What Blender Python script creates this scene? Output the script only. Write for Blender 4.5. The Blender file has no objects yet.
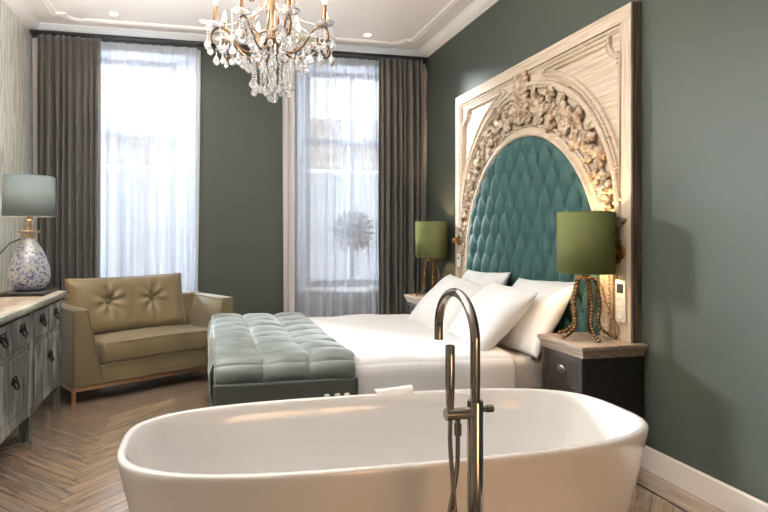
import bpy, bmesh, math, random
from math import sin, cos, pi, radians, sqrt, atan2, exp
from mathutils import Vector, Matrix, noise

random.seed(7)
S = bpy.context.scene
COL = S.collection

# ------------------------------------------------------------------ helpers
def lin(c):
    return c / 12.92 if c <= 0.04045 else ((c + 0.055) / 1.055) ** 2.4

def rgb(r, g, b):
    return (lin(r / 255), lin(g / 255), lin(b / 255), 1.0)

class MB:
    """collects shapes, then links them as ONE mesh object"""
    def __init__(self):
        self.bm = bmesh.new()

    def verts_faces(self, vs, fs):
        V = [self.bm.verts.new(v) for v in vs]
        for f in fs:
            try:
                self.bm.faces.new([V[i] for i in f])
            except ValueError:
                pass
        return V

    def box(self, x0, x1, y0, y1, z0, z1, M=None):
        vs = [(x, y, z) for z in (z0, z1) for y in (y0, y1) for x in (x0, x1)]
        if M is not None:
            vs = [M @ Vector(v) for v in vs]
        self.verts_faces(vs, [(0, 2, 3, 1), (4, 5, 7, 6), (0, 1, 5, 4), (2, 6, 7, 3), (0, 4, 6, 2), (1, 3, 7, 5)])
        return self

    def rbox(self, x0, x1, y0, y1, z0, z1, r, seg=3, M=None):
        """box with rounded edges"""
        b = bmesh.new()
        vs = [b.verts.new((x, y, z)) for z in (z0, z1) for y in (y0, y1) for x in (x0, x1)]
        for f in [(0, 2, 3, 1), (4, 5, 7, 6), (0, 1, 5, 4), (2, 6, 7, 3), (0, 4, 6, 2), (1, 3, 7, 5)]:
            b.faces.new([vs[i] for i in f])
        bmesh.ops.bevel(b, geom=b.edges[:], offset=r, segments=seg, profile=0.5, affect='EDGES')
        self.merge(b, M)
        return self

    def merge(self, b, M=None):
        mp = {}
        for v in b.verts:
            mp[v.index if False else v] = self.bm.verts.new(M @ v.co if M is not None else v.co)
        for f in b.faces:
            try:
                self.bm.faces.new([mp[v] for v in f.verts])
            except ValueError:
                pass
        b.free()

    def prism(self, poly, a0, a1, axis='Y'):
        """polygon extruded along an axis; poly in the two other axes' order"""
        n = len(poly)
        def P(p, a):
            if axis == 'Y': return (p[0], a, p[1])
            if axis == 'X': return (a, p[0], p[1])
            return (p[0], p[1], a)
        vs = [P(p, a0) for p in poly] + [P(p, a1) for p in poly]
        fs = [tuple(range(n)), tuple(range(2 * n - 1, n - 1, -1))]
        for i in range(n):
            j = (i + 1) % n
            fs.append((i, i + n, j + n, j))
        self.verts_faces(vs, fs)
        return self

    def tube(self, pts, r, seg=10, closed=False, cap=True):
        pts = [Vector(p) for p in pts]
        n = len(pts)
        rr = r if isinstance(r, (list, tuple)) else [r] * n
        rings = []
        up = None
        for i, p in enumerate(pts):
            if closed:
                t = pts[(i + 1) % n] - pts[i - 1]
            else:
                t = pts[min(i + 1, n - 1)] - pts[max(i - 1, 0)]
            if t.length < 1e-9: t = Vector((0, 0, 1))
            t.normalize()
            if up is None:
                up = Vector((0, 0, 1)) if abs(t.z) < .9 else Vector((1, 0, 0))
            a = up - t * up.dot(t)
            if a.length < 1e-6:
                a = t.orthogonal()
            a.normalize(); up = a
            b = t.cross(a)
            rings.append([self.bm.verts.new(p + (a * cos(2 * pi * k / seg) + b * sin(2 * pi * k / seg)) * rr[i]) for k in range(seg)])
        m = n if closed else n - 1
        for i in range(m):
            A, B = rings[i], rings[(i + 1) % n]
            for k in range(seg):
                self.bm.faces.new([A[k], A[(k + 1) % seg], B[(k + 1) % seg], B[k]])
        if cap and not closed:
            self.bm.faces.new(rings[0][::-1]); self.bm.faces.new(rings[-1])
        return self

    def sweep(self, pts, prof, nrm, closed=False):
        """profile (side, out) swept along pts lying in a plane with normal nrm, mitred"""
        pts = [Vector(p) for p in pts]; N = Vector(nrm).normalized(); n = len(pts)
        rings = []
        for i in range(n):
            if closed or 0 < i < n - 1:
                t0 = (pts[i] - pts[i - 1]).normalized(); t1 = (pts[(i + 1) % n] - pts[i]).normalized()
            else:
                t0 = t1 = (pts[min(i + 1, n - 1)] - pts[max(i - 1, 0)]).normalized()
            s0 = N.cross(t0); s1 = N.cross(t1); s = s0 + s1
            if s.length < 1e-5: s = s0.copy()
            s.normalize()
            k = min(1.0 / max(s.dot(s0), .35), 2.2)
            rings.append([self.bm.verts.new(pts[i] + s * (q[0] * k) + N * q[1]) for q in prof])
        m = n if closed else n - 1; L = len(prof)
        for i in range(m):
            A, B = rings[i], rings[(i + 1) % n]
            for k in range(L):
                self.bm.faces.new([A[k], A[(k + 1) % L], B[(k + 1) % L], B[k]])
        if not closed:
            self.bm.faces.new(rings[0][::-1]); self.bm.faces.new(rings[-1])
        return self

    def lathe(self, prof, seg=24, M=None, cx=0, cy=0, cz=0):
        rings = []
        for (r, z) in prof:
            ring = []
            for k in range(seg):
                p = Vector((cx + max(r, 1e-4) * cos(2 * pi * k / seg), cy + max(r, 1e-4) * sin(2 * pi * k / seg), cz + z))
                ring.append(self.bm.verts.new(M @ p if M is not None else p))
            rings.append(ring)
        for i in range(len(rings) - 1):
            A, B = rings[i], rings[i + 1]
            for k in range(seg):
                self.bm.faces.new([A[k], A[(k + 1) % seg], B[(k + 1) % seg], B[k]])
        self.bm.faces.new(rings[0][::-1]); self.bm.faces.new(rings[-1])
        return self

    def cyl(self, p0, p1, r, seg=16):
        return self.tube([p0, p1], r, seg)

    def ball(self, c, r, seg=8, rings=6, sc=(1, 1, 1)):
        c = Vector(c)
        top = self.bm.verts.new(c + Vector((0, 0, r * sc[2]))); bot = self.bm.verts.new(c - Vector((0, 0, r * sc[2])))
        R = []
        for i in range(1, rings):
            a = pi * i / rings
            R.append([self.bm.verts.new(c + Vector((r * sc[0] * sin(a) * cos(2 * pi * k / seg), r * sc[1] * sin(a) * sin(2 * pi * k / seg), r * sc[2] * cos(a)))) for k in range(seg)])
        for k in range(seg):
            self.bm.faces.new([top, R[0][k], R[0][(k + 1) % seg]])
            self.bm.faces.new([bot, R[-1][(k + 1) % seg], R[-1][k]])
        for i in range(len(R) - 1):
            for k in range(seg):
                self.bm.faces.new([R[i][k], R[i + 1][k], R[i + 1][(k + 1) % seg], R[i][(k + 1) % seg]])
        return self

    def grid(self, f, nu, nv, wrap_u=False):
        vs = [[self.bm.verts.new(f(i / (nu if wrap_u else nu - 1), j / (nv - 1))) for j in range(nv)] for i in range(nu)]
        for i in range(nu if wrap_u else nu - 1):
            for j in range(nv - 1):
                self.bm.faces.new([vs[i][j], vs[(i + 1) % nu][j], vs[(i + 1) % nu][j + 1], vs[i][j + 1]])
        return vs

    def build(self, name, mat, parent=None, smooth=True, angle=40, bevel=0, solid=0, subsurf=0, loc=None):
        me = bpy.data.meshes.new(name)
        bmesh.ops.recalc_face_normals(self.bm, faces=self.bm.faces)
        if bevel:
            es = [e for e in self.bm.edges if len(e.link_faces) == 2 and e.calc_face_angle(0) > .6]
            bmesh.ops.bevel(self.bm, geom=es, offset=bevel, segments=2, profile=.6, affect='EDGES', clamp_overlap=True)
        self.bm.to_mesh(me); self.bm.free()
        o = bpy.data.objects.new(name, me); COL.objects.link(o)
        if isinstance(mat, (list, tuple)):
            for m in mat: me.materials.append(m)
        elif mat: me.materials.append(mat)
        if smooth:
            for p in me.polygons: p.use_smooth = True
            if angle < 180:
                try: me.set_sharp_from_angle(angle=radians(angle))
                except Exception: pass
        if solid:
            m = o.modifiers.new('solid', 'SOLIDIFY'); m.thickness = solid; m.offset = 0
        if subsurf:
            m = o.modifiers.new('sub', 'SUBSURF'); m.levels = subsurf; m.render_levels = subsurf
        if parent: o.parent = parent
        if loc: o.location = loc
        return o

def tag(o, label=None, cat=None, group=None, kind=None):
    if label: o['label'] = label
    if cat: o['category'] = cat
    if group: o['group'] = group
    if kind: o['kind'] = kind
    return o

def thing(name, label, cat, loc=(0, 0, 0), rz=0, group=None, kind=None):
    o = bpy.data.objects.new(name, None); COL.objects.link(o)
    o.location = loc; o.rotation_euler = (0, 0, rz); o.empty_display_size = .1
    return tag(o, label, cat, group, kind)

def dup(o, parent=None):
    kids = list(o.children)
    c = o.copy(); COL.objects.link(c); c.parent = parent
    for ch in kids: dup(ch, c)
    return c

def struct(mb, name, mat, **kw):
    o = mb.build(name, mat, **kw); o['kind'] = 'structure'; return o

# ------------------------------------------------------------------ materials
def new_mat(name):
    m = bpy.data.materials.new(name); m.use_nodes = True
    nt = m.node_tree; b = nt.nodes['Principled BSDF']
    return m, nt, b

def mat(name, c, rough=.5, metal=0., var=0., vscale=8., bump=0., bscale=40., stretch=(1, 1, 1), c2=None, coat=0., sheen=0., spec=.5, sss=0.):
    m, nt, b = new_mat(name)
    b.inputs['Base Color'].default_value = c
    b.inputs['Roughness'].default_value = rough
    b.inputs['Metallic'].default_value = metal
    b.inputs['Specular IOR Level'].default_value = spec
    if coat: b.inputs['Coat Weight'].default_value = coat; b.inputs['Coat Roughness'].default_value = .05
    if sheen: b.inputs['Sheen Weight'].default_value = sheen; b.inputs['Sheen Roughness'].default_value = .4
    if sss: b.inputs['Subsurface Weight'].default_value = sss
    L = nt.links
    if var or bump or c2:
        tc = nt.nodes.new('ShaderNodeTexCoord'); mp = nt.nodes.new('ShaderNodeMapping')
        mp.inputs['Scale'].default_value = stretch; L.new(tc.outputs['Object'], mp.inputs['Vector'])
    if var or c2:
        n = nt.nodes.new('ShaderNodeTexNoise'); n.inputs['Scale'].default_value = vscale; n.inputs['Detail'].default_value = 5
        L.new(mp.outputs[0], n.inputs['Vector'])
        r = nt.nodes.new('ShaderNodeValToRGB')
        lo = c2 if c2 else tuple(x * (1 - var) for x in c[:3]) + (1,)
        hi = c if c2 else tuple(min(1, x * (1 + var)) for x in c[:3]) + (1,)
        r.color_ramp.elements[0].position = .35; r.color_ramp.elements[1].position = .65
        r.color_ramp.elements[0].color = lo; r.color_ramp.elements[1].color = hi
        L.new(n.outputs['Fac'], r.inputs[0]); L.new(r.outputs[0], b.inputs['Base Color'])
    if bump:
        n2 = nt.nodes.new('ShaderNodeTexNoise'); n2.inputs['Scale'].default_value = bscale; n2.inputs['Detail'].default_value = 4
        L.new(mp.outputs[0], n2.inputs['Vector'])
        bp = nt.nodes.new('ShaderNodeBump'); bp.inputs['Strength'].default_value = bump; bp.inputs['Distance'].default_value = .01
        L.new(n2.outputs['Fac'], bp.inputs['Height']); L.new(bp.outputs[0], b.inputs['Normal'])
    return m

def emit(name, c, s):
    m = bpy.data.materials.new(name); m.use_nodes = True; nt = m.node_tree
    nt.nodes.remove(nt.nodes['Principled BSDF'])
    e = nt.nodes.new('ShaderNodeEmission'); e.inputs[0].default_value = c; e.inputs[1].default_value = s
    nt.links.new(e.outputs[0], nt.nodes['Material Output'].inputs[0])
    return m

def cloth_through(name, c, transp, transl, weave=0.):
    """fabric: part open weave, part diffuse, part translucent"""
    m = bpy.data.materials.new(name); m.use_nodes = True; nt = m.node_tree; L = nt.links
    nt.nodes.remove(nt.nodes['Principled BSDF'])
    d = nt.nodes.new('ShaderNodeBsdfDiffuse'); d.inputs[0].default_value = c
    t = nt.nodes.new('ShaderNodeBsdfTranslucent'); t.inputs[0].default_value = c
    mx = nt.nodes.new('ShaderNodeMixShader'); mx.inputs[0].default_value = transl
    L.new(d.outputs[0], mx.inputs[1]); L.new(t.outputs[0], mx.inputs[2])
    out = nt.nodes['Material Output']
    if transp > 0:
        tr = nt.nodes.new('ShaderNodeBsdfTransparent')
        m2 = nt.nodes.new('ShaderNodeMixShader')
        # an open weave covers more where the cloth turns edge-on
        lw = nt.nodes.new('ShaderNodeLayerWeight'); lw.inputs[0].default_value = .5
        mr = nt.nodes.new('ShaderNodeMapRange'); mr.inputs[1].default_value = 0; mr.inputs[2].default_value = 1
        mr.inputs[3].default_value = 1 - transp; mr.inputs[4].default_value = 1.0
        L.new(lw.outputs['Facing'], mr.inputs[0]); L.new(mr.outputs[0], m2.inputs[0])
        L.new(tr.outputs[0], m2.inputs[1]); L.new(mx.outputs[0], m2.inputs[2])
        L.new(m2.outputs[0], out.inputs[0])
    else:
        L.new(mx.outputs[0], out.inputs[0])
    return m

def glass_mat(name, c=(1, 1, 1, 1), rough=0., ior=1.5):
    m, nt, b = new_mat(name)
    b.inputs['Base Color'].default_value = c; b.inputs['Roughness'].default_value = rough
    b.inputs['Transmission Weight'].default_value = 1; b.inputs['IOR'].default_value = ior
    return m

def pane_mat(name):
    m = bpy.data.materials.new(name); m.use_nodes = True; nt = m.node_tree; L = nt.links
    nt.nodes.remove(nt.nodes['Principled BSDF'])
    tr = nt.nodes.new('ShaderNodeBsdfTransparent'); tr.inputs[0].default_value = (.96, .98, .98, 1)
    gl = nt.nodes.new('ShaderNodeBsdfGlossy'); gl.inputs['Roughness'].default_value = .02
    fr = nt.nodes.new('ShaderNodeFresnel'); mx = nt.nodes.new('ShaderNodeMixShader')
    L.new(fr.outputs[0], mx.inputs[0]); L.new(tr.outputs[0], mx.inputs[1]); L.new(gl.outputs[0], mx.inputs[2])
    L.new(mx.outputs[0], nt.nodes['Material Output'].inputs[0])
    return m

def wallpaper():
    m, nt, b = new_mat('wallpaper'); L = nt.links
    tc = nt.nodes.new('ShaderNodeTexCoord'); mp = nt.nodes.new('ShaderNodeMapping'); mp.inputs['Scale'].default_value = (1, 3.2, 1.0)
    L.new(tc.outputs['Object'], mp.inputs[0])
    w = nt.nodes.new('ShaderNodeTexWave'); w.bands_direction = 'Y'; w.inputs['Scale'].default_value = 1.1; w.inputs['Distortion'].default_value = 14
    w.inputs['Detail'].default_value = 3; w.inputs['Detail Scale'].default_value = 1.6
    L.new(mp.outputs[0], w.inputs['Vector'])
    r = nt.nodes.new('ShaderNodeValToRGB')
    r.color_ramp.elements[0].color = rgb(190, 189, 178); r.color_ramp.elements[1].color = rgb(216, 216, 206)
    r.color_ramp.elements[0].position = .15; r.color_ramp.elements[1].position = .6
    L.new(w.outputs['Fac'], r.inputs[0]); L.new(r.outputs[0], b.inputs['Base Color'])
    b.inputs['Roughness'].default_value = .45
    return m

def floor_mat():
    m, nt, b = new_mat('herringbone_oak'); L = nt.links
    uv = nt.nodes.new('ShaderNodeUVMap')
    mp = nt.nodes.new('ShaderNodeMapping'); mp.inputs['Scale'].default_value = (2.2, 26, 1); L.new(uv.outputs[0], mp.inputs[0])
    n = nt.nodes.new('ShaderNodeTexNoise'); n.inputs['Scale'].default_value = 1.6; n.inputs['Detail'].default_value = 6; n.inputs['Distortion'].default_value = .6
    L.new(mp.outputs[0], n.inputs['Vector'])
    r = nt.nodes.new('ShaderNodeValToRGB')
    r.color_ramp.elements[0].position = .3; r.color_ramp.elements[0].color = rgb(122, 102, 86)
    r.color_ramp.elements[1].position = .72; r.color_ramp.elements[1].color = rgb(164, 142, 122)
    L.new(n.outputs['Fac'], r.inputs[0])
    at = nt.nodes.new('ShaderNodeAttribute'); at.attribute_name = 'plank_tint'
    mx = nt.nodes.new('ShaderNodeMix'); mx.data_type = 'RGBA'; mx.blend_type = 'MULTIPLY'; mx.inputs['Factor'].default_value = 1
    L.new(r.outputs[0], mx.inputs['A']); L.new(at.outputs['Color'], mx.inputs['B'])
    L.new(mx.outputs['Result'], b.inputs['Base Color'])
    b.inputs['Roughness'].default_value = .27
    b.inputs['Coat Weight'].default_value = 1; b.inputs['Coat Roughness'].default_value = .2; b.inputs['Coat IOR'].default_value = 1.9
    bp = nt.nodes.new('ShaderNodeBump'); bp.inputs['Strength'].default_value = .12; bp.inputs['Distance'].default_value = .004
    L.new(n.outputs['Fac'], bp.inputs['Height']); L.new(bp.outputs[0], b.inputs['Normal'])
    return m

def wood_mat(name, ca, cb, axis=2, rough=.55, scale=3.0, worn=None, bump=.25):
    """grain stretched along one axis; worn = third colour in scattered patches"""
    m, nt, b = new_mat(name); L = nt.links
    tc = nt.nodes.new('ShaderNodeTexCoord'); mp = nt.nodes.new('ShaderNodeMapping')
    sc = [24, 24, 24]; sc[axis] = 1.3
    mp.inputs['Scale'].default_value = sc; L.new(tc.outputs['Object'], mp.inputs[0])
    n = nt.nodes.new('ShaderNodeTexNoise'); n.inputs['Scale'].default_value = scale; n.inputs['Detail'].default_value = 7; n.inputs['Distortion'].default_value = .4
    L.new(mp.outputs[0], n.inputs['Vector'])
    r = nt.nodes.new('ShaderNodeValToRGB'); r.color_ramp.elements[0].position = .32; r.color_ramp.elements[1].position = .68
    r.color_ramp.elements[0].color = ca; r.color_ramp.elements[1].color = cb
    L.new(n.outputs['Fac'], r.inputs[0])
    src = r.outputs[0]
    if worn:
        n2 = nt.nodes.new('ShaderNodeTexNoise'); n2.inputs['Scale'].default_value = 3.5; n2.inputs['Detail'].default_value = 6
        mp2 = nt.nodes.new('ShaderNodeMapping'); s2 = [3, 3, 3]; s2[axis] = .8; mp2.inputs['Scale'].default_value = s2
        L.new(tc.outputs['Object'], mp2.inputs[0]); L.new(mp2.outputs[0], n2.inputs['Vector'])
        r2 = nt.nodes.new('ShaderNodeValToRGB'); r2.color_ramp.elements[0].position = .48; r2.color_ramp.elements[1].position = .66
        L.new(n2.outputs['Fac'], r2.inputs[0])
        mx = nt.nodes.new('ShaderNodeMix'); mx.data_type = 'RGBA'
        L.new(r2.outputs[0], mx.inputs['Factor']); L.new(src, mx.inputs['A']); mx.inputs['B'].default_value = worn
        src = mx.outputs['Result']
    L.new(src, b.inputs['Base Color'])
    b.inputs['Roughness'].default_value = rough
    bp = nt.nodes.new('ShaderNodeBump'); bp.inputs['Strength'].default_value = bump; bp.inputs['Distance'].default_value = .004
    L.new(n.outputs['Fac'], bp.inputs['Height']); L.new(bp.outputs[0], b.inputs['Normal'])
    return m

def speckled_glass():
    m, nt, b = new_mat('blue_flecked_glass'); L = nt.links
    tc = nt.nodes.new('ShaderNodeTexCoord')
    n = nt.nodes.new('ShaderNodeTexNoise'); n.inputs['Scale'].default_value = 46; n.inputs['Detail'].default_value = 5; n.inputs['Roughness'].default_value = .65
    L.new(tc.outputs['Object'], n.inputs['Vector'])
    r = nt.nodes.new('ShaderNodeValToRGB'); e = r.color_ramp.elements
    e[0].position = .33; e[0].color = rgb(56, 64, 140)
    e[1].position = .52; e[1].color = rgb(250, 249, 246)
    x = e.new(.40); x.color = rgb(128, 140, 208)
    x = e.new(.46); x.color = rgb(205, 210, 228)
    L.new(n.outputs['Fac'], r.inputs[0]); L.new(r.outputs[0], b.inputs['Base Color'])
    b.inputs['Roughness'].default_value = .12; b.inputs['Coat Weight'].default_value = 1; b.inputs['Coat Roughness'].default_value = .02
    b.inputs['Transmission Weight'].default_value = .15
    return m

M = {}
M['green_wall'] = mat('green_wall_paint', rgb(69, 76, 69), .62, var=.03, vscale=1.2, bump=.04, bscale=120)
M['wallpaper'] = wallpaper()
M['ceiling'] = mat('ceiling_white', rgb(236, 232, 230), .7)
M['trim'] = mat('trim_white', rgb(240, 238, 236), .45)
M['skirt'] = mat('skirting_paint', rgb(212, 202, 194), .45)
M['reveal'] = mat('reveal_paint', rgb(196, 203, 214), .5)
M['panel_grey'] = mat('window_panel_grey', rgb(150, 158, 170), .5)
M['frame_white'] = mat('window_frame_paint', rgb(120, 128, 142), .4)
M['pane'] = pane_mat('window_glass')
M['floor'] = floor_mat()
M['drape'] = mat('taupe_drape', rgb(92, 89, 85), .8, var=.06, vscale=60, sheen=.3, bump=.05, bscale=300)
M['lining'] = cloth_through('curtain_lining', rgb(236, 232, 232), 0, .35)
M['sheer'] = cloth_through('sheer_voile', rgb(226, 233, 246), .5, .06)
M['rail_black'] = mat('rail_black', rgb(42, 42, 42), .4, metal=.3)
M['sofa'] = mat('olive_gold_velvet', rgb(118, 105, 76), .38, var=.12, vscale=5, sheen=.6, bump=.08, bscale=30)
M['sofa_piping'] = mat('sofa_piping', rgb(104, 92, 66), .5, sheen=.3)
M['brass'] = mat('aged_brass', rgb(176, 134, 82), .32, metal=1., var=.12, vscale=20)
M['rose_gold'] = mat('rose_gold_rail', rgb(196, 160, 128), .3, metal=.9)
M['gilt'] = mat('chandelier_gilt', rgb(104, 80, 56), .45, metal=.9, var=.2, vscale=30)
M['dresser'] = wood_mat('weathered_grey_wood', rgb(50, 52, 51), rgb(128, 132, 128), axis=2, worn=rgb(172, 175, 170), rough=.6)
M['dresser_top'] = wood_mat('dresser_top_wood', rgb(128, 110, 98), rgb(176, 160, 146), axis=1, worn=rgb(190, 176, 164), rough=.4)
M['dresser_edge'] = wood_mat('dresser_edge_wood', rgb(120, 120, 112), rgb(178, 180, 170), axis=1, worn=rgb(200, 202, 192), rough=.5)
M['iron'] = mat('wrought_iron', rgb(36, 34, 34), .45, metal=.7)
M['speckle'] = speckled_glass()
M['glass'] = glass_mat('clear_glass')
M['crystal'] = glass_mat('crystal', (1, 1, 1, 1), 0, 1.6)
M['crystal'].node_tree.nodes['Principled BSDF'].inputs['Transmission Weight'].default_value = .8
M['copper'] = mat('pinkish_brass', rgb(206, 180, 158), .28, metal=1.)
M['shade_blue'] = cloth_through('blue_grey_shade', rgb(138, 150, 154), 0, .3)
M['shade_green'] = cloth_through('green_velvet_shade', rgb(112, 117, 78), 0, .1)
M['shade_lining'] = cloth_through('shade_lining', rgb(212, 196, 150), 0, .2)
M['tray_black'] = mat('black_tray', rgb(34, 30, 30), .3)
M['cord'] = mat('black_cord', rgb(28, 26, 26), .5)
M['linen'] = mat('white_linen', rgb(222, 222, 224), .75, bump=.08, bscale=12, sheen=.15)
M['pillowcase'] = mat('white_pillowcase', rgb(230, 230, 232), .7, bump=.06, bscale=14)
M['mattress'] = mat('mattress_ticking', rgb(206, 200, 194), .8, bump=.1, bscale=90)
M['bed_base'] = mat('bed_base_fabric', rgb(120, 118, 114), .85, bump=.1, bscale=200)
M['quilt'] = mat('sage_satin', rgb(118, 129, 126), .32, var=.05, vscale=14, sheen=.5, bump=.06, bscale=16)
M['quilt_side_shaded'] = mat('sage_satin_shaded', rgb(66, 70, 66), .5, var=.05, vscale=14, sheen=.2)  # same satin as the top, shade put into its darker colour
M['teal'] = mat('teal_velvet', rgb(42, 84, 84), .62, var=.08, vscale=9, sheen=.12)
M['teal_dark'] = mat('teal_button', rgb(34, 88, 90), .6, sheen=.5)
M['oak_v'] = wood_mat('pale_oak_upright', rgb(172, 152, 130), rgb(212, 198, 180), axis=2, worn=rgb(192, 174, 152), rough=.6)
M['oak_h'] = wood_mat('pale_oak_rail', rgb(174, 154, 132), rgb(214, 200, 182), axis=1, worn=rgb(196, 178, 156), rough=.6)
M['oak_side'] = wood_mat('dark_oak_edge', rgb(62, 50, 42), rgb(112, 94, 80), axis=2, rough=.65)
M['carved'] = mat('carved_oak', rgb(212, 196, 174), .6, c2=rgb(120, 94, 70), vscale=22, bump=.3, bscale=60)
M['black_paint'] = mat('black_brown_paint', rgb(30, 28, 27), .45, var=.1, vscale=6)
M['drawer_paint'] = mat('drawer_dark_paint', rgb(50, 44, 41), .42, var=.1, vscale=6)
M['ns_top'] = wood_mat('nightstand_top_wood', rgb(122, 108, 96), rgb(166, 148, 132), axis=1, rough=.55)
M['pewter'] = mat('pewter', rgb(170, 166, 158), .3, metal=1.)
M['bead'] = mat('antique_gold_bead', rgb(132, 104, 74), .26, metal=.9, var=.25, vscale=40)
M['tub'] = mat('tub_white_acrylic', rgb(222, 219, 216), .16, coat=.6, spec=.5)
M['chrome'] = mat('brushed_nickel', rgb(160, 153, 146), .08, metal=1.)
M['plastic'] = mat('white_plastic', rgb(240, 236, 228), .35)
M['socket_dark'] = mat('socket_screen', rgb(60, 64, 70), .2)
M['towel'] = mat('white_towel', rgb(244, 242, 240), .9, bump=.3, bscale=120)
M['spot_glow'] = emit('spot_glow', (1, .86, .66, 1), 6)
M['flame'] = emit('flame_bulb', (1, .66, .34, 1), 5)
M['bulb'] = emit('warm_bulb', (1, .72, .42, 1), 4)
M['facade'] = mat('facade_plaster', rgb(214, 220, 232), .8)
M['roof_tile'] = mat('roof_tile', rgb(206, 198, 192), .7, var=.2, vscale=6)
M['black_metal'] = mat('dark_ornament_metal', rgb(70, 78, 92), .5, metal=.2)

# ------------------------------------------------------------------ room constants
XL, XR, YB, ZC = -1.60, 2.306, 5.83, 3.22
YF = -1.6

# ------------------------------------------------------------------ floor: herringbone planks
def make_floor():
    w = .087; n = 7
    me = bpy.data.meshes.new('floor')
    vs, fs, uvs, tint = [], [], [], []
    rnd = random.Random(3)
    ox, oy = -.62, 0.0
    c = sqrt(.5)
    def add(x0, y0, x1, y1, horiz):
        g = .0012 / w
        x0 += g; y0 += g; x1 -= g; y1 -= g
        q = [(x0, y0), (x1, y0), (x1, y1), (x0, y1)]
        P = [((a - b) * c * w + ox, (a + b) * c * w + oy) for a, b in q]
        xs = [p[0] for p in P]; ys = [p[1] for p in P]
        if max(xs) < XL or min(xs) > 2.11 or max(ys) < YF or min(ys) > YB: return
        r0, r1 = rnd.random() * 40, rnd.random() * 40
        L = n * w
        if horiz: u = [(0, 0), (L, 0), (L, w), (0, w)]
        else: u = [(0, 0), (0, w), (L, w), (L, 0)]
        V = [(px, py, a + r0, b + r1) for (px, py), (a, b) in zip(P, u)]
        for ax, lim, sg in ((0, 2.11, -1), (0, XL, 1), (1, YF, 1), (1, YB, -1)):   # cut at the border and the walls
            W_ = []
            for k in range(len(V)):
                A, B = V[k], V[(k + 1) % len(V)]
                da, db = (A[ax] - lim) * sg, (B[ax] - lim) * sg
                if da >= 0: W_.append(A)
                if (da > 0 > db) or (da < 0 < db):
                    f = da / (da - db); W_.append(tuple(A[q] + (B[q] - A[q]) * f for q in range(4)))
            V = W_
            if len(V) < 3: return
        i = len(vs); vs.extend([(v[0], v[1], 0) for v in V]); fs.append(tuple(range(i, i + len(V))))
        uvs.extend([(v[2], v[3]) for v in V])
        t = rnd.uniform(.86, 1.06) * (1.06 if horiz else .95); k = rnd.uniform(-.04, .04)  # one plank direction lighter: its differing light reflection put into the tint
        tint.append((t * (1 + k), t, t * (1 - k), 1))
    R = 120
    for y in range(-R, R):
        for m in range(-12, 12):
            x = y + 2 * n * m
            if abs(x) < R: add(x, y, x + n, y + 1, True)
            y0 = y - 2 * n + 1 + 2 * n * m
            if abs(y0) < R: add(y, y0, y + 1, y0 + n, False)
    # straight border boards along the right wall
    yy = YF
    while yy < YB:
        y1 = min(yy + 1.1, YB)
        i = len(vs); vs.extend([(2.128, yy, 0), (XR, yy, 0), (XR, y1 - .002, 0), (2.128, y1 - .002, 0)]); fs.append((i, i + 1, i + 2, i + 3))
        r0 = rnd.random() * 40
        uvs.extend([(r0, 0), (r0, .18), (r0 + 1.1, .18), (r0 + 1.1, 0)]); t = rnd.uniform(.95, 1.1); tint.append((t, t, t, 1))
        yy = y1
    # dark bed under the planks: shows in the seams
    i = len(vs); vs.extend([(XL - .2, YF - .1, -.003), (XR + .2, YF - .1, -.003), (XR + .2, YB + .4, -.003), (XL - .2, YB + .4, -.003)]); fs.append((i, i + 1, i + 2, i + 3))
    uvs.extend([(0, 0)] * 4); tint.append((.25, .22, .2, 1))
    me.from_pydata(vs, [], fs)
    ul = me.uv_layers.new(name='UVMap')
    for k, u in enumerate(uvs): ul.data[k].uv = u
    ca = me.color_attributes.new('plank_tint', 'FLOAT_COLOR', 'CORNER')
    k = 0
    for f, t in zip(fs, tint):
        for _ in f:
            ca.data[k].color = t; k += 1
    me.materials.append(M['floor'])
    o = bpy.data.objects.new('floor', me); COL.objects.link(o); o['kind'] = 'structure'
make_floor()

# ------------------------------------------------------------------ walls, windows
W1 = (-1.42, -.09, .55, 3.04)   # opening x0,x1,z0,z1 in the inner wall face
W2 = (.92, 2.12, .55, 3.04)
T = .34
mb = MB()
def wallseg(x0, x1, z0, z1): mb.box(x0, x1, YB, YB + T, z0, z1)
wallseg(XL - .2, W1[0], 0, ZC); wallseg(W1[1], W2[0], 0, ZC); wallseg(W2[1], XR + .2, 0, ZC)
for w in (W1, W2):
    wallseg(w[0], w[1], 0, w[2]); wallseg(w[0], w[1], w[3], ZC)
struct(mb, 'wall_back', M['green_wall'], smooth=False)
struct(MB().box(XR, XR + .2, YF, YB, 0, ZC), 'wall_right', M['green_wall'], smooth=False)
struct(MB().box(XL - .2, XL, YF, YB, 0, ZC), 'wall_left', M['wallpaper'], smooth=False)
struct(MB().box(XL - .2, XR + .2, YF - .2, YF, 0, ZC), 'wall_front', mat('bath_wall_paint', rgb(196, 182, 164), .6), smooth=False)
struct(MB().box(XL - .2, XR + .2, YF, YB + T, ZC, ZC + .15), 'ceiling', M['ceiling'], smooth=False)

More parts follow.
